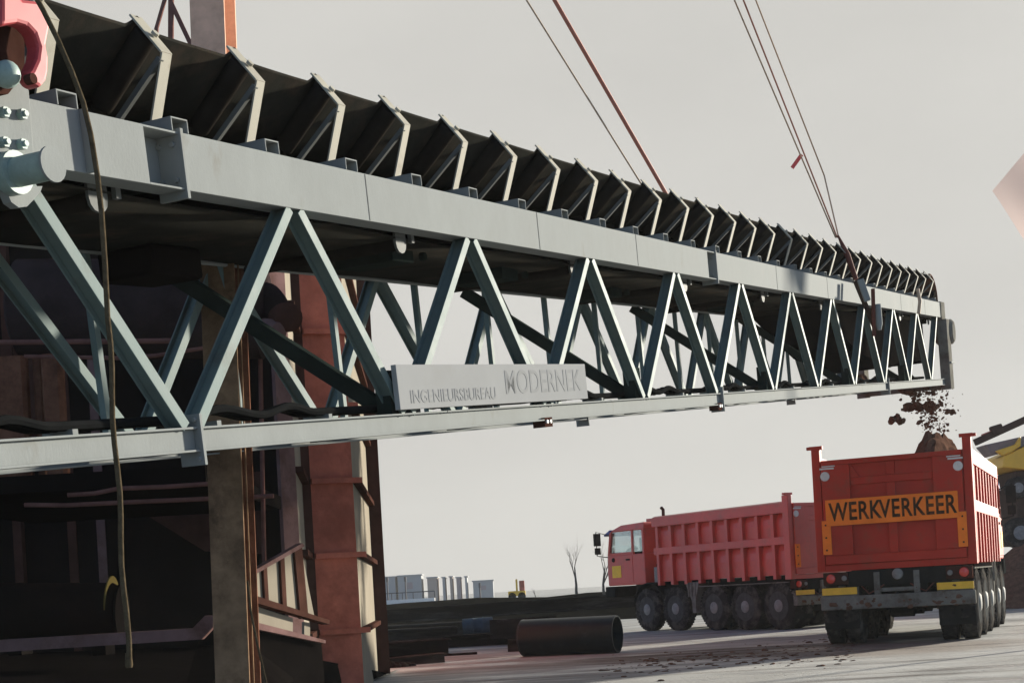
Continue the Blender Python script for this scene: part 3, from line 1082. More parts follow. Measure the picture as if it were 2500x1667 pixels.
MB().prism(opl([(590, 1512), (785, 1562), (785, 1570), (590, 1530)], 0), pn * .05).build('bottom_rail', MT['mauve'], fp, world=True)
MB().prism(opl([(590, 1530), (785, 1570), (800, 1760), (590, 1800)], -.05), -pn * .5).build('base', MT['void'], fp, world=True)

# tanks, piles, rails, beam, pipe, motor of the dark left side
FY = V((0, -1, 0))
solo(MB().lathe([(0, .40), (.06, .52), (2.6, .52), (2.66, .4)], at(40, 755, 15.6), RV, 40), 'storage_tank', MT['tank'], 'big dull mauve tank lying high up behind the conveyor struts', 'tank', smooth=True)
for k, (xa, xb, lab) in enumerate(((-60, 78, 'brown rusted sheet pile, leftmost and widest of the three upright piles'), (84, 112, 'brown rusted sheet pile, narrow middle one of the three upright piles'), (116, 166, 'brown rusted sheet pile with pale right edge, rightmost of the three upright piles'))):
    m = MB()
    a, b = at(xa, 1172, 14.0), at(xb, 1172, 14.0)
    zt = at(0, 872, 14.0).z
    yo = .0 if k != 1 else .14
    m.prism([(a.x, a.y + yo, a.z), (a.x + .03, a.y - .05 + yo, a.z), (b.x - .03, a.y - .05 + yo, a.z), (b.x, a.y + yo, a.z), (b.x - .01, a.y + .12 + yo, a.z), (a.x + .01, a.y + .12 + yo, a.z)], (0, 0, zt - a.z))
    solo(m, 'sheet_pile', MT['brown_pile'], lab, 'sheet pile', 'upright sheet piles on the dark ledge')
lg = MB()
a, b = at(-300, 1172, 13.6), at(505, 1172, 13.6)
zl = at(60, 1172, 14).z
lg.box((a.x, 13.55, zl - .16), (b.x, 18, zl))
solo(lg, 'ledge', MT['void'], 'dark steel ledge carrying the brown sheet piles', 'ledge')
for (pts, r, lab, d) in (
        ([(60, 1232), (160, 1233), (300, 1226), (505, 1217), (600, 1213), (668, 1210)], .020, 'faded pink pipe rail, lowest one, running behind the brown column', 13.2),
        ([(165, 1208), (230, 1204), (290, 1192), (400, 1188), (505, 1181), (600, 1178)], .020, 'bent pink pipe rail just above the lowest rail', 13.2),
        ([(-20, 836), (200, 834), (420, 832)], .024, 'straight faded pink pipe rail below the mauve tank', 13.4),
        ([(60, 870), (300, 874), (380, 868), (495, 850)], .018, 'bent thin pink pipe rail under the straight one', 13.0)):
    solo(MB().tube([at(x, y, d) for x, y in pts], r, 8), 'pipe_rail', MT['pink_rail'], lab, 'rail', 'pink pipe rails on the left', smooth=True)
lt = thing('gas_cylinder', 'dark brown cylinder with a yellow ring lying in the shadow at lower left', 'cylinder', loc=at(0, 1490, 12.8))
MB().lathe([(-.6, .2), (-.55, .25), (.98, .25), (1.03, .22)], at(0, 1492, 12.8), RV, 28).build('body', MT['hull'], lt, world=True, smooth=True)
MB().lathe([(0, .245), (.02, .24)], at(276, 1476, 12.8) + RV * .06 - V((0, 0, .056)), RV, 28).build('dark_cap', MT['void'], lt, world=True, smooth=True)  # near-black disc over the sunlit end, shade put into its colour
MB().lathe([(0, .253), (.012, .253)], at(272, 1476, 12.8), RV, 28).build('ring', MT['dull_ring'], lt, world=True, smooth=True)
for x in (35, 240):
    MB().box(at(x - 14, 1600, 12.7) - V((0, .0, 0)), at(x + 14, 1520, 12.7) + V((0, .3, 0))).build('cradle', MT['void'], lt, world=True)
bmz = MB()
bmz.prism([at(x, y, 12.3) for x, y in ((-80, 1566), (470, 1533), (500, 1502), (520, 1502), (520, 1530), (492, 1560), (-80, 1596))], (0, .12, 0))
solo(bmz, 'mauve_beam', MT['mauve'], 'long dusty mauve beam low on the left with a kinked right end', 'beam')
solo(MB().tube([at(632, 690, 16), at(645, 1385, 16)], .024, 10), 'vent_pipe', MT['pink_rail'], 'slim upright pinkish pipe just right of the brown column', 'pipe', smooth=True)
mo = thing('rusty_motor', 'rounded rust-brown motor housing behind the struts right of the column', 'motor', loc=at(670, 830, 15.5))
MB().lathe([(-.2, .16), (-.15, .2), (.2, .2), (.24, .14)], at(655, 745, 15.6), (0, -1, 0), 22).build('housing', MT['tank'], mo, world=True, smooth=True)
MB().lathe([(-.14, .06), (-.12, .12), (.06, .15), (.2, .15), (.24, .06)], at(690, 775, 15.3), (.5, -1, -.2), 20).build('gear_case', MT['rust_dark'], mo, world=True, smooth=True)
MB().lathe([(-.14, .05), (-.1, .11), (.05, .12), (.16, .1), (.2, .03)], at(658, 806, 15.2), (.7, -.7, -.3), 20).build('end_bell', MT['mauve'], mo, world=True, smooth=True)
MB().box(at(628, 850, 15.6), at(712, 828, 15.6) + V((0, .5, 0))).build('base', MT['void'], mo, world=True)

# near-black slope: ground shadow at the machine's foot, put into its colour
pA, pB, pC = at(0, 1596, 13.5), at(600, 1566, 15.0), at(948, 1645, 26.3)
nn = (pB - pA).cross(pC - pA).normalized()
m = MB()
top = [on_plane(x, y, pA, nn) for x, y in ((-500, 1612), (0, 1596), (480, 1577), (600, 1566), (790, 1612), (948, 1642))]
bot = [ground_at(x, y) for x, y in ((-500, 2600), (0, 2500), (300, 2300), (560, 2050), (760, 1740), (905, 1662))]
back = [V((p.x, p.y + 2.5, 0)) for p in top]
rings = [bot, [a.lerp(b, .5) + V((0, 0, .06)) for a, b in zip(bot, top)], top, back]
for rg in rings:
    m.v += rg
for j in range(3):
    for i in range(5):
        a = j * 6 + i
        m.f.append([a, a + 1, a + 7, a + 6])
struct(m.build('shade_slope', MT['void']))
m = MB()
c = ground_at(962, 1628)
for k in range(9):
    m.blob(c + V((.1 * k - .45, .1 * math.sin(k), .02)), .16 - .01 * k, k, 8, sq=(1.2, 1, .8))
solo(m, 'rubble_heap', MT['scrap'], 'small grey rubble heap at the foot of the rusty hopper', 'rubble')


# ------------------------------------------------------------------ dump trucks
WR = .63


def wheel(parent, x, y, side, r, w=.30, dual=False):
    """tyre with rim and hub, axle along x; side +1 = right"""
    sx = side
    m = MB()

    def tyre(x0):                               # x0 outer face
        pr_ = [(0, r * .60), (.0, r * .80), (.03, r * .93), (.07, r * .995), (w - .07, r * .995), (w - .03, r * .93), (w, r * .80), (w, r * .60)]
        m.lathe(pr_, V((sx * x0, y, r)), V((-sx, 0, 0)), 36, closed=True)
        for k in range(40):                      # tread blocks, barely proud of the carcass
            for q in (.26, .74):
                a = 2 * math.pi * (k + (.5 if q > .5 else 0)) / 40
                c = V((sx * (x0 - w * q), y + math.cos(a) * r * .965, r + math.sin(a) * r * .965))
                m.bar(c - V((w * .17, 0, 0)), c + V((w * .17, 0, 0)), r * .085, .04, up=V((0, math.cos(a), math.sin(a))))
    tyre(x)
    if dual:
        tyre(x - w - .05)
    o = m.build('wheel', MT['tyre'], parent, smooth=True)
    dsh = .15 if dual else .04
    MB().lathe([(0, r * .60), (.012, r * .61), (.03, r * .57), (dsh, r * .50), (dsh + .02, r * .3), (dsh + .03, .02)], V((sx * x, y, r)), V((-sx, 0, 0)), 30).build('rim', MT['rim'], o, smooth=True)
    h = MB().lathe([(-dsh - .02, r * .30), (-.03, r * .29), (.0, r * .26), (.03, r * .20), (.035, .02)], V((sx * (x - .0), y, r)), V((sx, 0, 0)), 20)
    for k in range(10):
        a = 2 * math.pi * k / 10
        h.lathe([(0, .018), (.03, .018)], V((sx * (x - dsh), y + math.cos(a) * r * .4, r + math.sin(a) * r * .4)), V((sx, 0, 0)), 6)
    h.build('hub', MT['hub'], o, smooth=True)


def dump_truck(label, M, red, sign):
    t = thing('dump_truck', label, 'dump truck', M=M, group='red tipper trucks in the yard')
    RED, GRY, CH = MT[red], MT['grey_metal'], MT['chassis']
    W, L, Z0, Z1 = 1.375, 5.86, 1.42, 3.26
    # tipping body
    m = MB()
    for s in (-1, 1):
        m.box((min(s * (W - .18), s * (W - .23)), .09, Z0), (max(s * (W - .18), s * (W - .23)), L, Z1 - .02))
        for (za, zb) in ((Z0, 2.208), (2.412, 3.018)):
            hh = zb - za
            m.prism([(s * (W - .1798), .2, za), (s * (W - .115), .2, za + .002), (s * (W - .105), .2, za + hh * .55), (s * (W - .125), .2, za + hh * .78), (s * (W - .1798), .2, zb)], (0, L - .2, 0))
    m.box((-W + .23, L - .06, Z0), (W - .23, L, Z1 + .02))
    m.box((-W + .23, .09, Z0), (W - .23, L - .06, Z0 + .07))
    body = m.build('tipper_body', RED, t, bevel=.01)
    for s in (-1, 1):
        def bx(x0, x1, y0, y1, z0, z1):
            return MB().box((min(s * x0, s * x1), y0, z0), (max(s * x0, s * x1), y1, z1))
        for k in range(9):
            y = .66 + k * .628
            bx(W - .178, W, y - .06, y + .06, Z0 - .10, 3.018).build('rib', RED, body, bevel=.008)
        m = bx(W - .176, W + .02, .2, L + .02, 3.02, Z1 + .02)
        m.prism([(s * (W - .10), .2, Z1 + .02), (s * (W + .02), .2, Z1 + .02), (s * (W - .10), .2, Z1 + .07)], (0, L - .2, 0))
        m.build('top_rail', RED, body, bevel=.01)
        bx(W - .176, W + .004, .2, L, 2.21, 2.41).build('mid_rail', RED, body, bevel=.008)
        bx(W - .12, W + .03, -.02, .2, Z0 - .12, 3.47).build('corner_post', RED, body, bevel=.012)
        mm = bx(W - .17, W + .07, -.0, .10, 3.472, 3.53)
        mm.lathe([(-.05, .03), (.05, .03)], V((s * (W + .07), .05, 3.50)), (1, 0, 0), 10)
        mm.build('hinge_lug', RED, body)
    # canopy lip over the cab
    MB().box((-W + .1, L, Z1 - .06), (W - .1, L + .42, Z1 + .03)).build('canopy', RED, body, bevel=.01)
    MB().tube([(-W + .35, L - .1, Z1), (-W + .35, L - .1, Z1 + .26), (-W + .35, L - .02, Z1 + .32)], .05, 10).build('exhaust_tip', MT['rust_dark'], t, smooth=True)
    # tailgate, outer face at y = 0
    m = MB().box((-W + .12, .03, Z0), (W - .12, .088, Z1))
    tg = m.build('tailgate', RED, t, bevel=.006)
    X = lambda f: -W + .0 + f * 2 * W

    def raised(f0, f1, z0, z1, d=.085, nm='frame'):
        MB().box((X(f0), .03 - d, z0), (X(f1), .03, z1)).build(nm, RED, tg, bevel=.01)
    raised(.05, .235, Z0 + .16, 3.17)
    raised(.765, .95, Z0 + .16, 3.17)
    raised(.05, .95, 3.172, Z1, .088)
    raised(.05, .95, Z0, Z0 + .158, .088)
    raised(.237, .763, 2.80, 2.93, .05)
    raised(.47, .525, Z0 + .16, 2.798, .07)
    raised(.47, .525, 2.932, 3.17, .03)
    for (f, g) in ((.237, .30), (.763, .70)):
        MB().prism([(X(f), .03, 2.932), (X(g), .03, 2.932), (X(f), .03, 3.17)], (0, -.05, 0)).build('frame', RED, tg)
    for s in (-1, 1):
        MB().box((min(s * 1.0, s * 1.26), -.066, 3.10), (max(s * 1.0, s * 1.26), -.0555, 3.13)).build('sticker', MT['white'], tg)
        MB().box((min(s * .98, s * 1.22), -.066, 3.145), (max(s * .98, s * 1.22), -.0555, 3.165)).build('sticker', MT['white'], tg)
        MB().lathe([(0, .085), (.022, .08)], V((s * 1.17, -.0555, 2.98)), (0, -1, 0), 18).build('reflector', MT['white'], tg)
        m = MB().box((min(s * 1.11, s * 1.27), -.085, 1.60), (max(s * 1.11, s * 1.27), -.0565, 2.2))
        o = m.build('marker_plate', MT['orange'], tg, bevel=.004)
        for z in (1.68, 1.9, 2.12):
            MB().lathe([(0, .016), (.01, .016)], V((s * 1.20, -.085, z)), (0, -1, 0), 10).build('screw', MT['chassis'], o)
    if sign:
        o = MB().box((X(.07), -.115, 2.10), (X(.915), -.0575, 2.56)).build('sign_panel', MT['orange'], tg, bevel=.004)
        for wd, fx in (('WERK', .262), ('VERKEER', .662)):
            text('lettering', wd, .445, MT['letter'], o, Matrix.Translation((X(fx), -.117, 2.325)) @ FM, sx=.715, extrude=.002, offset=.008, space=1.07)
    # rear sill and chassis
    MB().box((-W, -.01, Z0 - .12), (W, .26, Z0 - .004)).build('rear_sill', RED, t, bevel=.01)
    m = MB()
    for s in (-1, 1):
        m.box((min(s * .38, s * .52), .10, .86), (max(s * .38, s * .52), 7.9, 1.2))
        m.box((min(s * .30, s * .56), .3, 1.2), (max(s * .30, s * .56), L - .2, Z0 - .002))
    m.box((-.38, .5, .9), (.38, 1.0, 1.25))
    m.box((-1.0, 2.0, .75), (1.0, 2.5, 1.3))
    m.box((-1.05, 3.95, .62), (1.05, 4.3, 1.34))
    m.box((-.95, .9, .95), (.95, 7.4, 1.38))
    m.box((-.9, .02, 1.02), (.9, .12, Z0 - .13))
    for k in range(6):
        m.box((-.38, 1.4 + k * 1.1, .95), (.38, 1.5 + k * 1.1, 1.15))
    ch = m.build('chassis', CH, t)
    MB().lathe([(0, .10), (.04, .09), (.06, .02)], V((.02, .0, 1.2)), (0, -1, 0), 18).build('reversing_lamp', MT['hub'], ch, smooth=True)
    for s in (-1, 1):
        o = MB().box((min(s * .86, s * 1.31), -.02, 1.06), (max(s * .86, s * 1.31), .16, 1.28)).build('lamp_cluster', MT['rust_dark'], ch, bevel=.01)
        MB().lathe([(0, .085), (.03, .075), (.045, .02)], V((s * 1.17, -.02, 1.17)), (0, -1, 0), 20).build('tail_light', MT['red_lamp'], o, smooth=True)
        MB().lathe([(0, .05), (.025, .04)], V((s * .93, -.02, 1.17)), (0, -1, 0), 16).build('lens', MT['hub'], o, smooth=True)
        MB().box((min(s * .70, s * 1.33), -.09, .885), (max(s * .70, s * 1.33), -.07, 1.01)).build('number_plate', MT['yellow'], ch, bevel=.004)
        MB().box((min(s * .30, s * .40), -.04, .86), (max(s * .30, s * .40), .1, 1.25)).build('bumper_bracket', GRY, ch)
        # long strip of mudguard over the rear wheels
        m = MB()
        m.box((min(s * .66, s * 1.34), .16, 1.22), (max(s * .66, s * 1.34), 3.9, 1.245))
        m.prism([(s * .7, -.06, .62), (s * .7, .16, .62), (s * .7, .16, 1.05), (s * .7, -.06, .88)], (s * .62, 0, 0))
        m.build('mudguard', GRY, ch)
        # splash flap between the second and third axles
        m = MB().prism([(s * (W - .03), 3.88, 1.36), (s * (W - .03), 4.50, 1.36), (s * (W - .03), 4.24, .85), (s * (W - .03), 4.22, .50), (s * (W - .03), 4.06, .50), (s * (W - .03), 4.06, .85)], (-s * .35, 0, 0))
        for y in (4.05, 4.2, 4.34):
            m.box((min(s * (W - .03), s * (W + .0)), y - .02, .95), (max(s * (W - .03), s * W), y + .02, 1.34))
        m.build('splash_guard', GRY, ch)
        MB().box((min(s * .56, s * 1.2), 5.3, .7), (max(s * .56, s * 1.2), 5.75, 1.22)).build('fuel_tank', CH, ch, bevel=.05)
    bmp = MB().box((-W + .02, -.14, .62), (W - .02, .02, .86)).build('bumper', GRY, ch, bevel=.02)
    mm = MB()
    rm = random.Random(3)
    for k in range(90):
        mm.blob((rm.uniform(-W + .05, W - .05), -.135 + rm.uniform(-.01, .03), .63 + abs(rm.gauss(0, .09))), rm.uniform(.012, .04), k, 7, sq=(1.6, .5, 1), rough=.6)
    mm.build('caked_mud', MT['soil'], bmp)['kind'] = 'stuff'
    for s in (-1, 1):
        MB().box((min(s * .70, s * 1.33), .02, .28), (max(s * .70, s * 1.33), .035, .60)).build('mud_flap', CH, ch)
        MB().tube([(s * .2, .05, 1.05), (s * .34, -.03, .95), (s * .5, .0, .88), (s * .62, .06, 1.0), (s * .7, .1, 1.1)], .014, 6).build('hose', MT['brown_chain'], ch, smooth=True)
    MB().box((-.36, -.02, .9), (.36, .02, .97)).build('tow_beam', GRY, ch, bevel=.01)
    MB().lathe([(-.09, .035), (.09, .035)], V((0, -.08, .80)), (0, 0, 1), 12).build('tow_pin', CH, ch)
    for y, dual in ((.6, 1), (1.94, 1), (3.26, 1), (5.0, 0), (6.37, 0)):
        MB().lathe([(-1.0, .07), (-.25, .07), (-.2, .2), (.2, .2), (.25, .07), (1.0, .07)], V((0, y, WR)), (1, 0, 0), 14).build('axle', CH, ch, smooth=True)
        for s in (-1, 1):
            wheel(t, W - .02, y, s, WR, .31, bool(dual))
    # cab
    C0, C1, cwid = 6.5, 8.42, 1.25
    cabm = MB()
    cabm.prism([(-cwid, C0, 1.38), (-cwid, C1, 1.38), (-cwid, C1 + .02, 1.75), (-cwid, C1 - .02, 2.30), (-cwid, C0, 2.30)], (2 * cwid, 0, 0))
    cab = cabm.build('cab', RED, t, bevel=.03)
    MB().prism([(-cwid + .02, C0, 3.0), (-cwid + .02, C1 - .18, 3.0), (-cwid + .02, C1 - .26, 3.06), (-cwid + .06, C1 - .7, 3.19), (-cwid + .06, C0 + .06, 3.22), (-cwid + .02, C0, 3.16)], (2 * cwid - .04, 0, 0)).build('cab_roof', RED, cab, bevel=.03)
    m = MB()
    for s in (-1, 1):
        m.bar((s * (cwid - .05), C1 - .06, 2.29), (s * (cwid - .05), C1 - .22, 3.01), .09, .09, up=(0, 1, 0))
        m.bar((s * (cwid - .05), C0 + .62, 2.29), (s * (cwid - .05), C0 + .60, 3.01), .08, .08, up=(0, 1, 0))
        m.bar((s * (cwid - .05), C0 + .05, 2.29), (s * (cwid - .05), C0 + .05, 3.01), .09, .09, up=(0, 1, 0))
        m.bar((s * (cwid - .05), C0 + .62, 2.33), (s * (cwid - .05), C1 - .06, 2.33), .08, .08)
    m.box((-cwid + .1, C0 + .005, 2.302), (cwid - .1, C0 + .045, 2.998))
    m.build('pillar', RED, cab, bevel=.01)
    for s in (-1, 1):
        xs = s * (cwid - .045)
        MB().prism([(xs, C0 + .1, 2.36), (xs, C0 + .58, 2.36), (xs, C0 + .57, 3.0), (xs, C0 + .1, 3.0)], (s * .012, 0, 0)).build('window', MT['glass'], cab)
        MB().prism([(xs, C0 + .66, 2.36), (xs, C1 - .10, 2.36), (xs, C1 - .25, 3.0), (xs, C0 + .64, 3.0)], (s * .012, 0, 0)).build('window', MT['glass'], cab)
        d = MB().box((min(s * cwid, s * (cwid + .012)), C0 + .60, 1.45), (max(s * cwid, s * (cwid + .012)), C1 - .12, 2.28)).build('door', RED, cab, bevel=.006)
        MB().box((min(s * cwid, s * (cwid + .04)), C0 + .72, 2.12), (max(s * cwid, s * (cwid + .04)), C0 + .90, 2.17)).build('handle', CH, d)
        MB().lathe([(0, .07), (.03, .06)], V((s * (cwid + .012), C1 - .35, 2.16)), (s, 0, 0), 14).build('side_lamp', CH, d)
        MB().box((min(s * (cwid + .012), s * (cwid + .022)), C1 - .72, 1.62), (max(s * (cwid + .012), s * (cwid + .022)), C1 - .26, 1.98)).build('door_sticker', MT['yellow'], d)
        m = MB().box((min(s * (cwid + .12), s * (cwid + .34)), C1 + .12, 2.62), (max(s * (cwid + .12), s * (cwid + .34)), C1 + .20, 3.0))
        m.box((min(s * (cwid + .14), s * (cwid + .32)), C1 + .12, 2.36), (max(s * (cwid + .14), s * (cwid + .32)), C1 + .19, 2.56))
        m.tube([(s * (cwid - .05), C1 - .16, 2.9), (s * (cwid + .25), C1 + .17, 3.05), (s * (cwid + .25), C1 + .17, 2.32), (s * (cwid - .05), C1 - .02, 2.25)], .018, 6)
        m.build('mirror', CH, cab, bevel=.01)
        # wheel arch
        m = MB()
        pts = []
        for k in range(9):
            a = math.pi * (.06 + .88 * k / 8)
            pts.append((6.37 + math.cos(a) * .78, WR + math.sin(a) * .78))
        for k in range(8):
            (ya, za), (yb, zb) = pts[k], pts[k + 1]
            m.bar((s * (cwid - .22), ya, za), (s * (cwid - .22), yb, zb), .50, .03, up=(0, (ya + yb) / 2 - 6.37, (za + zb) / 2 - WR))
        m.build('wheel_arch', CH, cab)
        MB().box((min(s * .62, s * 1.2), C1 - .08, 1.16), (max(s * .62, s * 1.2), C1 + .1, 1.34)).build('headlight', MT['hub'], cab)
    MB().prism([(-cwid + .1, C1 - .04, 2.33), (cwid - .1, C1 - .04, 2.33), (cwid - .1, C1 - .21, 3.0), (-cwid + .1, C1 - .21, 3.0)], (0, .012, .003)).build('windscreen', MT['glass'], cab)
    MB().box((-.8, C0 - .012, 2.42), (.8, C0 + .003, 2.96)).build('rear_window', MT['chassis'], cab)
    MB().prism([(-cwid, C1 - .20, 2.98), (-cwid, C1 + .10, 2.90), (-cwid, C1 + .11, 2.95), (-cwid, C1 - .20, 3.08)], (2 * cwid, 0, 0)).build('sun_visor', MT['blue_visor'], cab)
    MB().box((-1.0, C1 + .0, 1.42), (1.0, C1 + .07, 2.15)).build('grille', CH, cab)
    MB().box((-W + .1, C1 - .35, 1.04), (W - .1, C1 + .15, 1.36)).build('front_bumper', CH, cab, bevel=.03)
    m = MB().box((-.95, C0 + .55, 2.302), (-.45, C0 + 1.0, 2.40))
    m.box((-.95, C0 + .5, 2.40), (-.45, C0 + .62, 2.78))
    m.box((-1.1, C1 - .5, 2.302), (1.1, C1 - .1, 2.40))
    m.lathe([(0, .2), (.03, .2)], V((-.7, C1 - .55, 2.42)), (0, .6, 1), 18)
    m.build('seat', CH, cab)
    # gear between cab and body
    m = MB().box((-1.1, L + .04, .95), (-.65, L + .28, 1.95))
    m.box((.5, L + .04, .95), (1.1, L + .28, 1.9))
    m.lathe([(0, .12), (1.3, .12)], V((-.3, L + .18, 1.2)), (0, 0, 1), 14)
    m.build('air_intake', CH, t)
    MB().box((-1.22, L + .06, 1.42), (-1.12, L + .24, 1.86)).build('battery_box', MT['hub'], t)
    return t


def frame_m(origin, fwd, scale):
    f = V((fwd[0], fwd[1], 0)).normalized()
    r = V((f.y, -f.x, 0))
    M = Matrix.Identity(4)
    for i in range(3):
        M[i][0], M[i][1], M[i][2], M[i][3] = r[i] * scale, f[i] * scale, (0, 0, 1)[i] * scale, origin[i]
    return M


pR = at(2386, 1374, 26.9)
fR = V((.381, .925, 0)).normalized()
rR = V((fR.y, -fR.x, 0))
oR = V((pR.x, pR.y, 0)) - rR * 1.40 * 1.035
MR = frame_m(oR, fR, 1.07) @ Matrix.Diagonal((.967, 1, 1, 1))
dump_truck('dark red dump truck seen from behind with a WERKVERKEER board on its tailgate', MR, 'truck_red', True)
pL = at(1928, 1403, 36.7)
fL = V((-.515, .857, 0)).normalized()
rL = V((fL.y, -fL.x, 0))
oL = V((pL.x, pL.y, 0)) + rL * 1.40
ML = frame_m(oL, fL, .97)
dump_truck('faded rose-red dump truck seen side-on with its cab to the left', ML, 'truck_red2', False)

# soil heaped in the near truck, clods falling into it
m = MB()
n, k0 = 40, 34
for j in range(k0 + 1):
    for i in range(n + 1):
        x = -1.2 + 2.4 * i / n
        y = .12 + 5.5 * j / k0
        g = 2.74 + .54 * math.exp(-(abs(x - .60) / .38) ** 2.4 - ((y - 2.3) ** 2) / 1.6) + .52 * math.exp(-((x - .5) ** 2) / .6 - ((y - 2.2) ** 2) / 4)
        g += .06 * math.sin(7.1 * x + 3 * y) + .05 * math.sin(13 * x - 9 * y) + random.uniform(-.05, .05)
        m.v.append(MR @ V((x, y, g)))
for j in range(k0):
    for i in range(n):
        a = j * (n + 1) + i
        m.f.append([a, a + 1, a + n + 2, a + n + 1])
solo(m, 'soil_heap', MT['soil'], 'peaked brown soil heap in the body of the truck seen from behind', 'soil heap')
cl = [(2194, 1021, .11, (1.4, 1, .9)), (2256, 996, .16, (1.8, 1, .8)), (2212, 1000, .08, (1, 1, 1)), (2236, 954, .13, (2.4, 1, .55)),
      (2278, 955, .07, (1, 1, 1.2)), (2320, 1010, .085, (1.2, 1, 1)), (2236, 976, .075, (1.3, 1, .8)), (2297, 985, .05, (.8, 1, 1.5))]
rn = random.Random(77)
for k in range(16):
    u = rn.random()
    cl.append((2256 + rn.gauss(0, 26 - 6 * u), 940 + 112 * u, .022 + .045 * rn.random() ** 2, (rn.uniform(.8, 1.8), 1, rn.uniform(.6, 1.1))))
for k, (x, y, r, sq) in enumerate(cl):
    d = 31.0 + .9 * ((k * 37) % 10) / 10
    mm = MB()
    for q in range(9 if r > .12 else 4 if r > .05 else 1):
        a = random.uniform(-1, 1) * r * .9 * sq[0]
        b_ = random.uniform(-.6, .6) * r * sq[2]
        mm.blob(at(x, y, d) + RV * a + UV * b_ + YV * random.uniform(-.5, .5) * r, r * (random.uniform(.3, .7) if r > .05 else 1), 50 + k * 9 + q, 12 if r > .05 else 7, sq=(1 + (sq[0] - 1) * .4, 1, sq[2]), rough=.75)
    lab = {0: 'brown soil clod, lowest on the left of those falling from the conveyor', 1: 'largest brown soil clod falling from the end of the conveyor',
           3: 'flat broad soil clod just under the lower chord of the conveyor', 5: 'lone soil clod falling farthest to the right'}.get(k, 'small brown soil clod among those falling from the conveyor end')
    solo(mm, 'soil_clod', MT['soil'], lab, 'clod', 'soil clods falling from the conveyor')

m = MB()
for k in range(520):
    u = rn.random()
    wv = 30 - 10 * u
    m.blob(at(2254 + 26 * u + rn.gauss(0, wv), 938 + 118 * u ** 1.2, 31.0 + rn.random()), .006 + .028 * rn.random() ** 3, k, 6, sq=(rn.uniform(.8, 1.5), 1, rn.uniform(.7, 1.3)), rough=.7)
o = m.build('falling_dirt', MT['soil'])
o['kind'] = 'stuff'
o['label'] = 'thin shower of brown dirt crumbs falling from the conveyor end'

# churned clods on the ground
m = MB()
rn = random.Random(21)
for k in range(300):
    u = rn.random()
    px = 1470 + 620 * u
    py = 1632 - 62 * u + rn.gauss(0, 13)
    if rn.random() < .25:
        px, py = rn.uniform(1720, 2080), rn.uniform(1588, 1632)
    p = ground_at(px, py)
    m.blob(p, .012 + .036 * rn.random() ** 3, k, 8, sq=(1.6, 1.5, .5), rough=.55)
o = m.build('mud_clods', MT['soil'])
o['kind'] = 'stuff'
o['label'] = 'scattered brown mud clods on the pale ground in front of the trucks'

# ------------------------------------------------------------------ pipes, beams, scrap in front of the bank
pa, pb = ground_at(1312, 1596), ground_at(1522, 1592)
pdir = V((.93, -.37, 0)).normalized()
pc = V((pb.x, pb.y, .38)) - pdir * .1
pl_ = 2.05
bp = thing('steel_pipe', 'large navy blue steel pipe lying on the ground with its open end to the right', 'pipe', loc=(pc.x, pc.y, 0))
MB().lathe([(0, .355), (0, .38), (pl_, .38), (pl_, .355)], pc, -pdir, 40, closed=True).build('shell', MT['pipe_blue'], bp, world=True, smooth=True)
MB().lathe([(.5, .35), (.52, .35)], pc, -pdir, 30).build('bore_disc', MT['void'], bp, world=True)  # near-black disc stands in for the dark inside of the open bore
MB().lathe([(pl_ - .03, .385), (pl_ + .015, .36)], pc, -pdir, 36, closed=False).build('end_ring', MT['blue_barrel'], bp, world=True, smooth=True)
q = pc - pdir * 1.9 + V((-.19, -.34, .0))


def lying(px0, py0, px1, py1, d0, d1, w, h, nm, mt_, label, cat, group=None):
    a, b = at(px0, py0, d0), at(px1, py1, d1)
    m = MB()
    if nm == 'steel_beam':                      # rolled section
        f = h * .12
        u = V((0, 0, 1))
        m.bar(a + u * (h - f) / 2, b + u * (h - f) / 2, w, f)
        m.bar(a - u * (h - f) / 2, b - u * (h - f) / 2, w, f)
        m.bar(a, b, w * .3, h - 2 * f - .002)
    else:
        m.bar(a, b, w, h)
    solo(m, nm, MT[mt_], label, cat, group, bevel=.015)


GB = 'dark steel beams stacked before the bank'
lying(880, 1508, 1548, 1464, 50, 50, .7, .46, 'steel_beam', 'scrap', 'longest dark steel beam, top of the stack before the bank', 'beam', GB)
lying(890, 1545, 1318, 1521, 46, 45, .9, .40, 'steel_beam', 'dusty_beam', 'long dark beam directly under the longest one of the stack', 'beam', GB)
lying(890, 1558, 1118, 1546, 40, 40, .8, .42, 'steel_beam', 'dusty_beam', 'short dark beam left of the blue drum, pale dust along its top', 'beam', GB)
lying(890, 1590, 1092, 1577, 34, 34.5, .9, .40, 'steel_beam', 'scrap', 'thick black beam lying low beside the hopper', 'beam', GB)
lying(900, 1624, 1084, 1606, 29.5, 30, .4, .24, 'steel_beam', 'dusty_beam', 'small brown beam lying on the ground nearest the hopper', 'beam', GB)
lying(1060, 1572, 1290, 1556, 38, 38, .8, .40, 'steel_beam', 'scrap', 'dark beam in the middle of the stack below the blue drum', 'beam', GB)
lying(1225, 1534, 1330, 1528, 38, 37, .9, .50, 'crate', 'scrap', 'dark steel crate standing behind the left end of the blue pipe', 'crate')
lying(1080, 1604, 1165, 1598, 33, 33, .3, .14, 'timber', 'scrap', 'thin dark timber lying flat on the pale ground left of the blue pipe', 'timber')
lying(1170, 1622, 1240, 1618, 30, 30, .3, .10, 'timber', 'grey_metal', 'small grey plank on the pale ground below the blue pipe', 'timber')
lying(1240, 1585, 1290, 1582, 33.5, 33.5, .6, .45, 'crate', 'scrap', 'black crate standing at the foot of the blue pipe left end', 'crate')
a = at(1130, 1532, 41)
b = at(1204, 1526, 41)
d = (b - a)
dr = thing('oil_drum', 'dull blue drum lying among the dark steel beams', 'drum', loc=a)
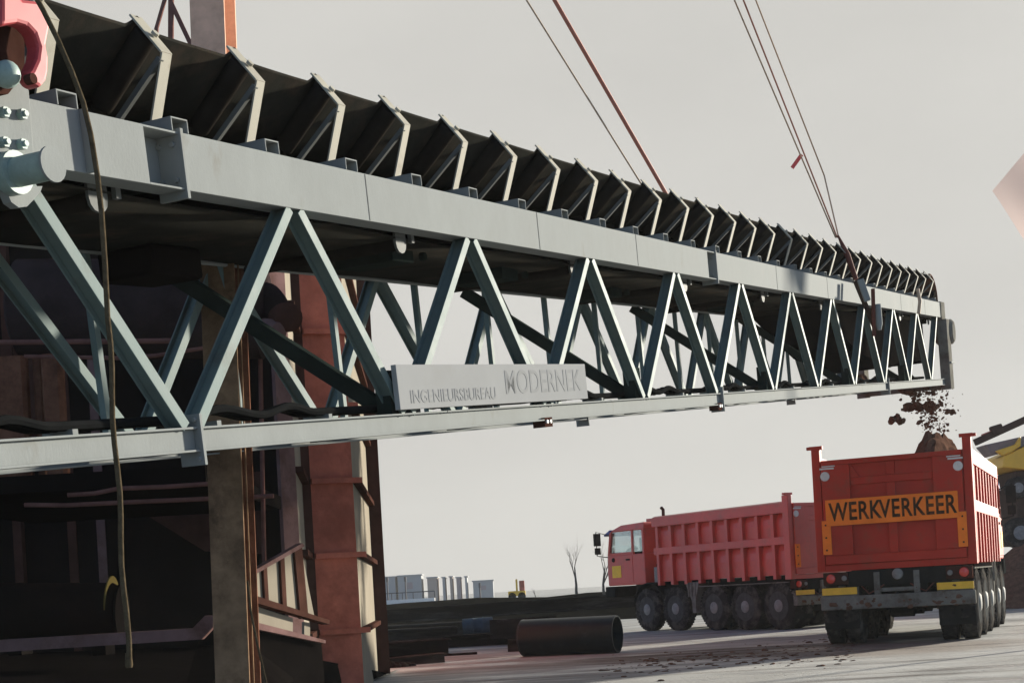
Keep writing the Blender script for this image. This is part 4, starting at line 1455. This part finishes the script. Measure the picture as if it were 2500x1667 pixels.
MB().lathe([(0, .2), (0, .24), (.02, .25), (d.length * .33, .25), (d.length * .33 + .02, .265), (d.length * .33 + .04, .25), (d.length * .66, .25), (d.length * .66 + .02, .265), (d.length * .66 + .04, .25), (d.length - .02, .25), (d.length, .24)], a, d, 24).build('body', MT['blue_barrel'], dr, world=True, smooth=True)
MB().lathe([(0, .04), (.03, .04)], b + V((0, 0, .1)), d, 10).build('cap', MT['hub'], dr, world=True)

# ------------------------------------------------------------------ far side of the yard
def tower(x0, x1, yt, mt_, label, d=230, nm='storage_building', cat='building', yb=1474, roof=True):
    a, b = at(x0, yb, d), at(x1, yb, d)
    z1 = at((x0 + x1) / 2, yt, d).z
    t = thing(nm, label, cat, loc=(a.x, d, 0), group='pale buildings on the far shore')
    w = b.x - a.x
    MB().box((a.x, d, -.5), (b.x, d + max(6, w), z1)).build('wall', MT[mt_], t, world=True)
    MB().box((a.x - .15, d - .15, z1), (b.x + .15, d + max(6, w) + .15, z1 + .18)).build('roof', MT['far_grey'], t, world=True)
    if w > 2.4:
        k = max(1, int(w / 2.2))
        for i in range(k):
            xx = a.x + w * (i + .5) / k
            MB().box((xx - .45, d - .05, z1 * .55), (xx + .45, d - .002, z1 * .78)).build('window', MT['far_mauve'], t, world=True)


tower(900, 968, 1410, 'far_grey', 'pale grey block, leftmost and half hidden by the hopper')
tower(974, 1032, 1405, 'far_grey', 'pale grey block, tallest of the far buildings')
tower(1046, 1070, 1410, 'far_pink', 'pale pinkish block right of the tallest grey block')
tower(1083, 1089, 1410, 'far_grey', 'very thin grey tower just right of the pinkish block', yb=1470)
tower(1101, 1107, 1408, 'far_pink', 'very thin pinkish tower in the middle of the far shore', yb=1470)
tower(1117, 1127, 1410, 'far_mauve', 'slim mauve tower on the far shore', yb=1468)
tower(1138, 1143, 1408, 'far_grey', 'thinnest grey tower left of the low grey block', yb=1466)
tower(1157, 1206, 1418, 'far_grey', 'low grey block, rightmost of the far buildings', yb=1466)
for (x, yt, yb, lab) in ((948, 1408, 1466, 'thin dark lamp post, nearest the hopper'), (992, 1407, 1464, 'dark lamp post with thick head before the tallest grey block'), (1173, 1422, 1462, 'short dark lamp post before the low grey block')):
    d = 105
    t = thing('lamp_post', lab, 'lamp post', loc=(at(x, yb, d).x, d, 0), group='lamp posts on the far shore')
    zt = at(x, yt, d).z
    X_ = at(x, yb, d).x
    MB().tube([(X_, d, 0), (X_, d, zt)], [.07, .045], 8).build('pole', MT['far_dark'], t, world=True)
    MB().box((X_ - .08, d - .1, zt - .35), (X_ + .08, d + .1, zt)).build('lamp_head', MT['far_dark'], t, world=True, bevel=.03)
d = 98
a, b = at(905, 1480, d), at(1062, 1472, d)
t = thing('quay_railing', 'white quay wall with a thin dark railing beyond the bank', 'railing', loc=(a.x, d, 0))
MB().box((a.x, d, 0), (b.x, d + .5, 1.17)).build('wall', MT['white'], t, world=True)
MB().bar((a.x, d + .1, 1.62), (b.x, d + .1, 1.62), .07, .07).build('top_bar', MT['far_dark'], t, world=True)
for k in range(7):
    x = a.x + (b.x - a.x) * k / 6
    MB().bar((x, d + .1, 1.17), (x, d + .1, 1.62), .06, .06, up=YV).build('post', MT['far_dark'], t, world=True)
# little yellow machine on the bank
d = 92
t = thing('roller_machine', 'tiny orange-yellow machine standing on top of the dark bank', 'machine', loc=(at(1262, 1452, d).x, d, .9))
xa, xb = at(1241, 1456, d).x, at(1284, 1456, d).x
MB().box((xa, d, 1.0), (xb, d + 1.2, 1.32)).build('chassis', MT['crane_yellow'], t, world=True, bevel=.04)
MB().box((xa + .72, d + .1, 1.32), (xa + 1.05, d + 1.0, 1.95)).build('cabin', MT['rust'], t, world=True, bevel=.04)
MB().box((xa + .5, d + .2, 1.32), (xa + .62, d + .3, 2.05)).build('exhaust', MT['crane_yellow'], t, world=True)
for x in (xa + .25, xb - .25):
    MB().lathe([(0, .25), (1.2, .25)], V((x, d, .98)), (0, 1, 0), 14).build('wheel', MT['tyre'], t, world=True)


# bare trees
def tree(px, py, pt, d, seed, label, sc):
    base = at(px, py, d)
    h = (at(px, pt, d).z - base.z)
    t = thing('bare_tree', label, 'tree', loc=base, group='bare trees on the bank')
    rn = random.Random(seed)
    tr, br = MB(), MB()

    def grow(p, dr, ln, r, lv):
        pts, rs = [p], [r]
        q = p
        for k in range(5):
            dr = (dr + V((rn.uniform(-1, 1), rn.uniform(-1, 1), rn.uniform(-.3, .7))) * .13).normalized()
            q = q + dr * ln / 5
            pts.append(q)
            rs.append(r * (1 - .13 * (k + 1)))
        (tr if lv == 0 else br).tube(pts, rs, 6)
        if lv < 4:
            for k in range(3 if lv else 4):
                i = rn.choice((2, 3, 4, 5)) if k else 5
                nd = (dr + V((rn.uniform(-1, 1), rn.uniform(-1, 1), rn.uniform(-.1, .6))) * .62).normalized()
                grow(pts[i], nd, ln * rn.uniform(.5, .72), rs[i] * .66, lv + 1)
    grow(base - V((0, 0, .15)), V((-.08, 0, 1)), h * .5, sc, 0)
    tr.build('trunk', MT['bark'], t, world=True, smooth=True)
    br.build('crown', MT['bark'], t, world=True, smooth=True)


tree(1408, 1449, 1300, 68, 5, 'bare tree with forked crown standing on the bank left of the side-on truck', .085)
tree(1475, 1446, 1300, 66, 9, 'bare thin tree half behind the cab mirror of the side-on truck', .075)
tree(1308, 1453, 1425, 70, 3, 'tiny bare shrub-like tree on the bank', .03)

# ------------------------------------------------------------------ yellow crane at the right edge, earth pile, flag
d = 48
cr = thing('mobile_crane', 'yellow mobile crane with dark slanting boom at the right edge', 'crane', loc=(at(2560, 1430, d).x, d, 0))


def cbx(x0, y0, x1, y1, da, db, nm, mt_, bev=.05):
    a, b = at(x0, y1, da), at(x1, y0, da)
    MB().box((a.x, da, min(a.z, b.z)), (b.x, db, max(a.z, b.z))).build(nm, MT[mt_], cr, world=True, bevel=bev)


def cpoly(pts, da, th, nm, mt_):
    MB().prism([at(x, y, da) for x, y in pts], (0, th, 0)).build(nm, MT[mt_], cr, world=True, bevel=.04)


cpoly([(2448, 1140), (2452, 1112), (2500, 1090), (2720, 1010), (2720, 1130), (2500, 1146)], d, 2.4, 'engine_house', 'crane_yellow')
cpoly([(2402, 1086), (2492, 1066), (2640, 1030), (2640, 1060), (2496, 1090), (2425, 1112)], d + .2, .9, 'boom_root', 'crane_grey')
cpoly([(2432, 1100), (2480, 1084), (2493, 1064), (2493, 1088), (2470, 1104), (2450, 1112)], d - .05, .2, 'boom_panel', 'crane_yellow')
MB().bar(at(2380, 1080, d - .4), at(2530, 1012, d - .4), .22, .22, up=YV).build('boom', MT['crane_dark'], cr, world=True, bevel=.02)
MB().bar(at(2396, 1062, d - .4), at(2530, 1010, d - .4), .05, .05, up=YV).build('stay_rod', MT['rust'], cr, world=True)
MB().bar(at(2420, 1054, d - .4), at(2446, 1046, d - .4), .34, .34, up=YV).build('sheave_block', MT['crane_dark'], cr, world=True, bevel=.05)
cpoly([(2478, 1150), (2720, 1120), (2720, 1330), (2488, 1330), (2484, 1250)], d + .3, 2.2, 'carrier', 'crane_dark')
for (x, y, r) in ((2487, 1190, .36), (2492, 1300, .5), (2590, 1300, .5), (2680, 1300, .5)):
    w_ = MB().lathe([(0, r * .9), (.06, r), (.4, r), (.46, r * .9)], at(x, y, d), YV, 24).build('wheel', MT['tyre'], cr, world=True, smooth=True)
    MB().lathe([(-.02, r * .45), (.02, r * .5)], at(x, y, d), YV, 18).build('rim', MT['hub'], w_, world=True, smooth=True)

m = MB()
a = at(2560, 1480, 44.5)
for j in range(13):
    for i in range(25):
        x, y = -5 + 10 * i / 24, -1 + 5 * j / 12
        z = 2.15 * max(0, 1 - (x / 5) ** 2) ** .6 * max(0, math.sin(math.pi * min(1, (y + 1) / 5))) ** .7 * (1 + .15 * math.sin(3 * x + 2 * y)) + random.uniform(-.06, .06)
        m.v.append(V((a.x + x + 2.6, a.y + y, max(-.02, z))))
for j in range(12):
    for i in range(24):
        q_ = j * 25 + i
        m.f.append([q_, q_ + 1, q_ + 26, q_ + 25])
solo(m, 'earth_pile', MT['soil'], 'low brown earth pile at the right edge beside the truck wheels', 'earth pile')

d = 24
fg = thing('flag', 'pale pink flag with a square corner blowing in at the right edge', 'flag', loc=(at(2585, 1420, d).x, d, 0))
px_ = at(2590, 460, d)
MB().tube([(px_.x, d, 0), (px_.x, d, at(2590, 250, d).z)], [.06, .035], 10).build('pole', MT['far_grey'], fg, world=True, smooth=True)
c00, c10, c11, c01 = at(2590, 270, d), at(2418, 470, d), at(2520, 610, d), at(2590, 520, d)
m = MB()
N_ = 16
for j in range(N_ + 1):
    for i in range(N_ + 1):
        u, v = i / N_, j / N_
        p = (c00.lerp(c10, u)).lerp(c01.lerp(c11, u), v)
        m.v.append(p + V((0, .10 * math.sin(5 * u + 2 * v) * u, 0)))
for j in range(N_):
    for i in range(N_):
        a = j * (N_ + 1) + i
        m.f.append([a, a + 1, a + N_ + 2, a + N_ + 1])
fo = m.build('cloth', MT['flag'], fg, world=True, smooth=True)

# ------------------------------------------------------------------ hazy winter air
hz = MB().box((-320, -40, -1.0), (420, 420, 26)).build('haze', None)
hz['kind'] = 'stuff'
hz.data.materials.clear()
hm = bpy.data.materials.new('winter_haze')
hm.use_nodes = True
hm.node_tree.nodes.clear()
ho = hm.node_tree.nodes.new('ShaderNodeOutputMaterial')
pv = hm.node_tree.nodes.new('ShaderNodeVolumePrincipled')
pv.inputs['Color'].default_value = (.92, .91, .88, 1)
pv.inputs['Density'].default_value = .0004
pv.inputs['Anisotropy'].default_value = 0
hm.node_tree.links.new(pv.outputs[0], ho.inputs['Volume'])
hz.data.materials.append(hm)
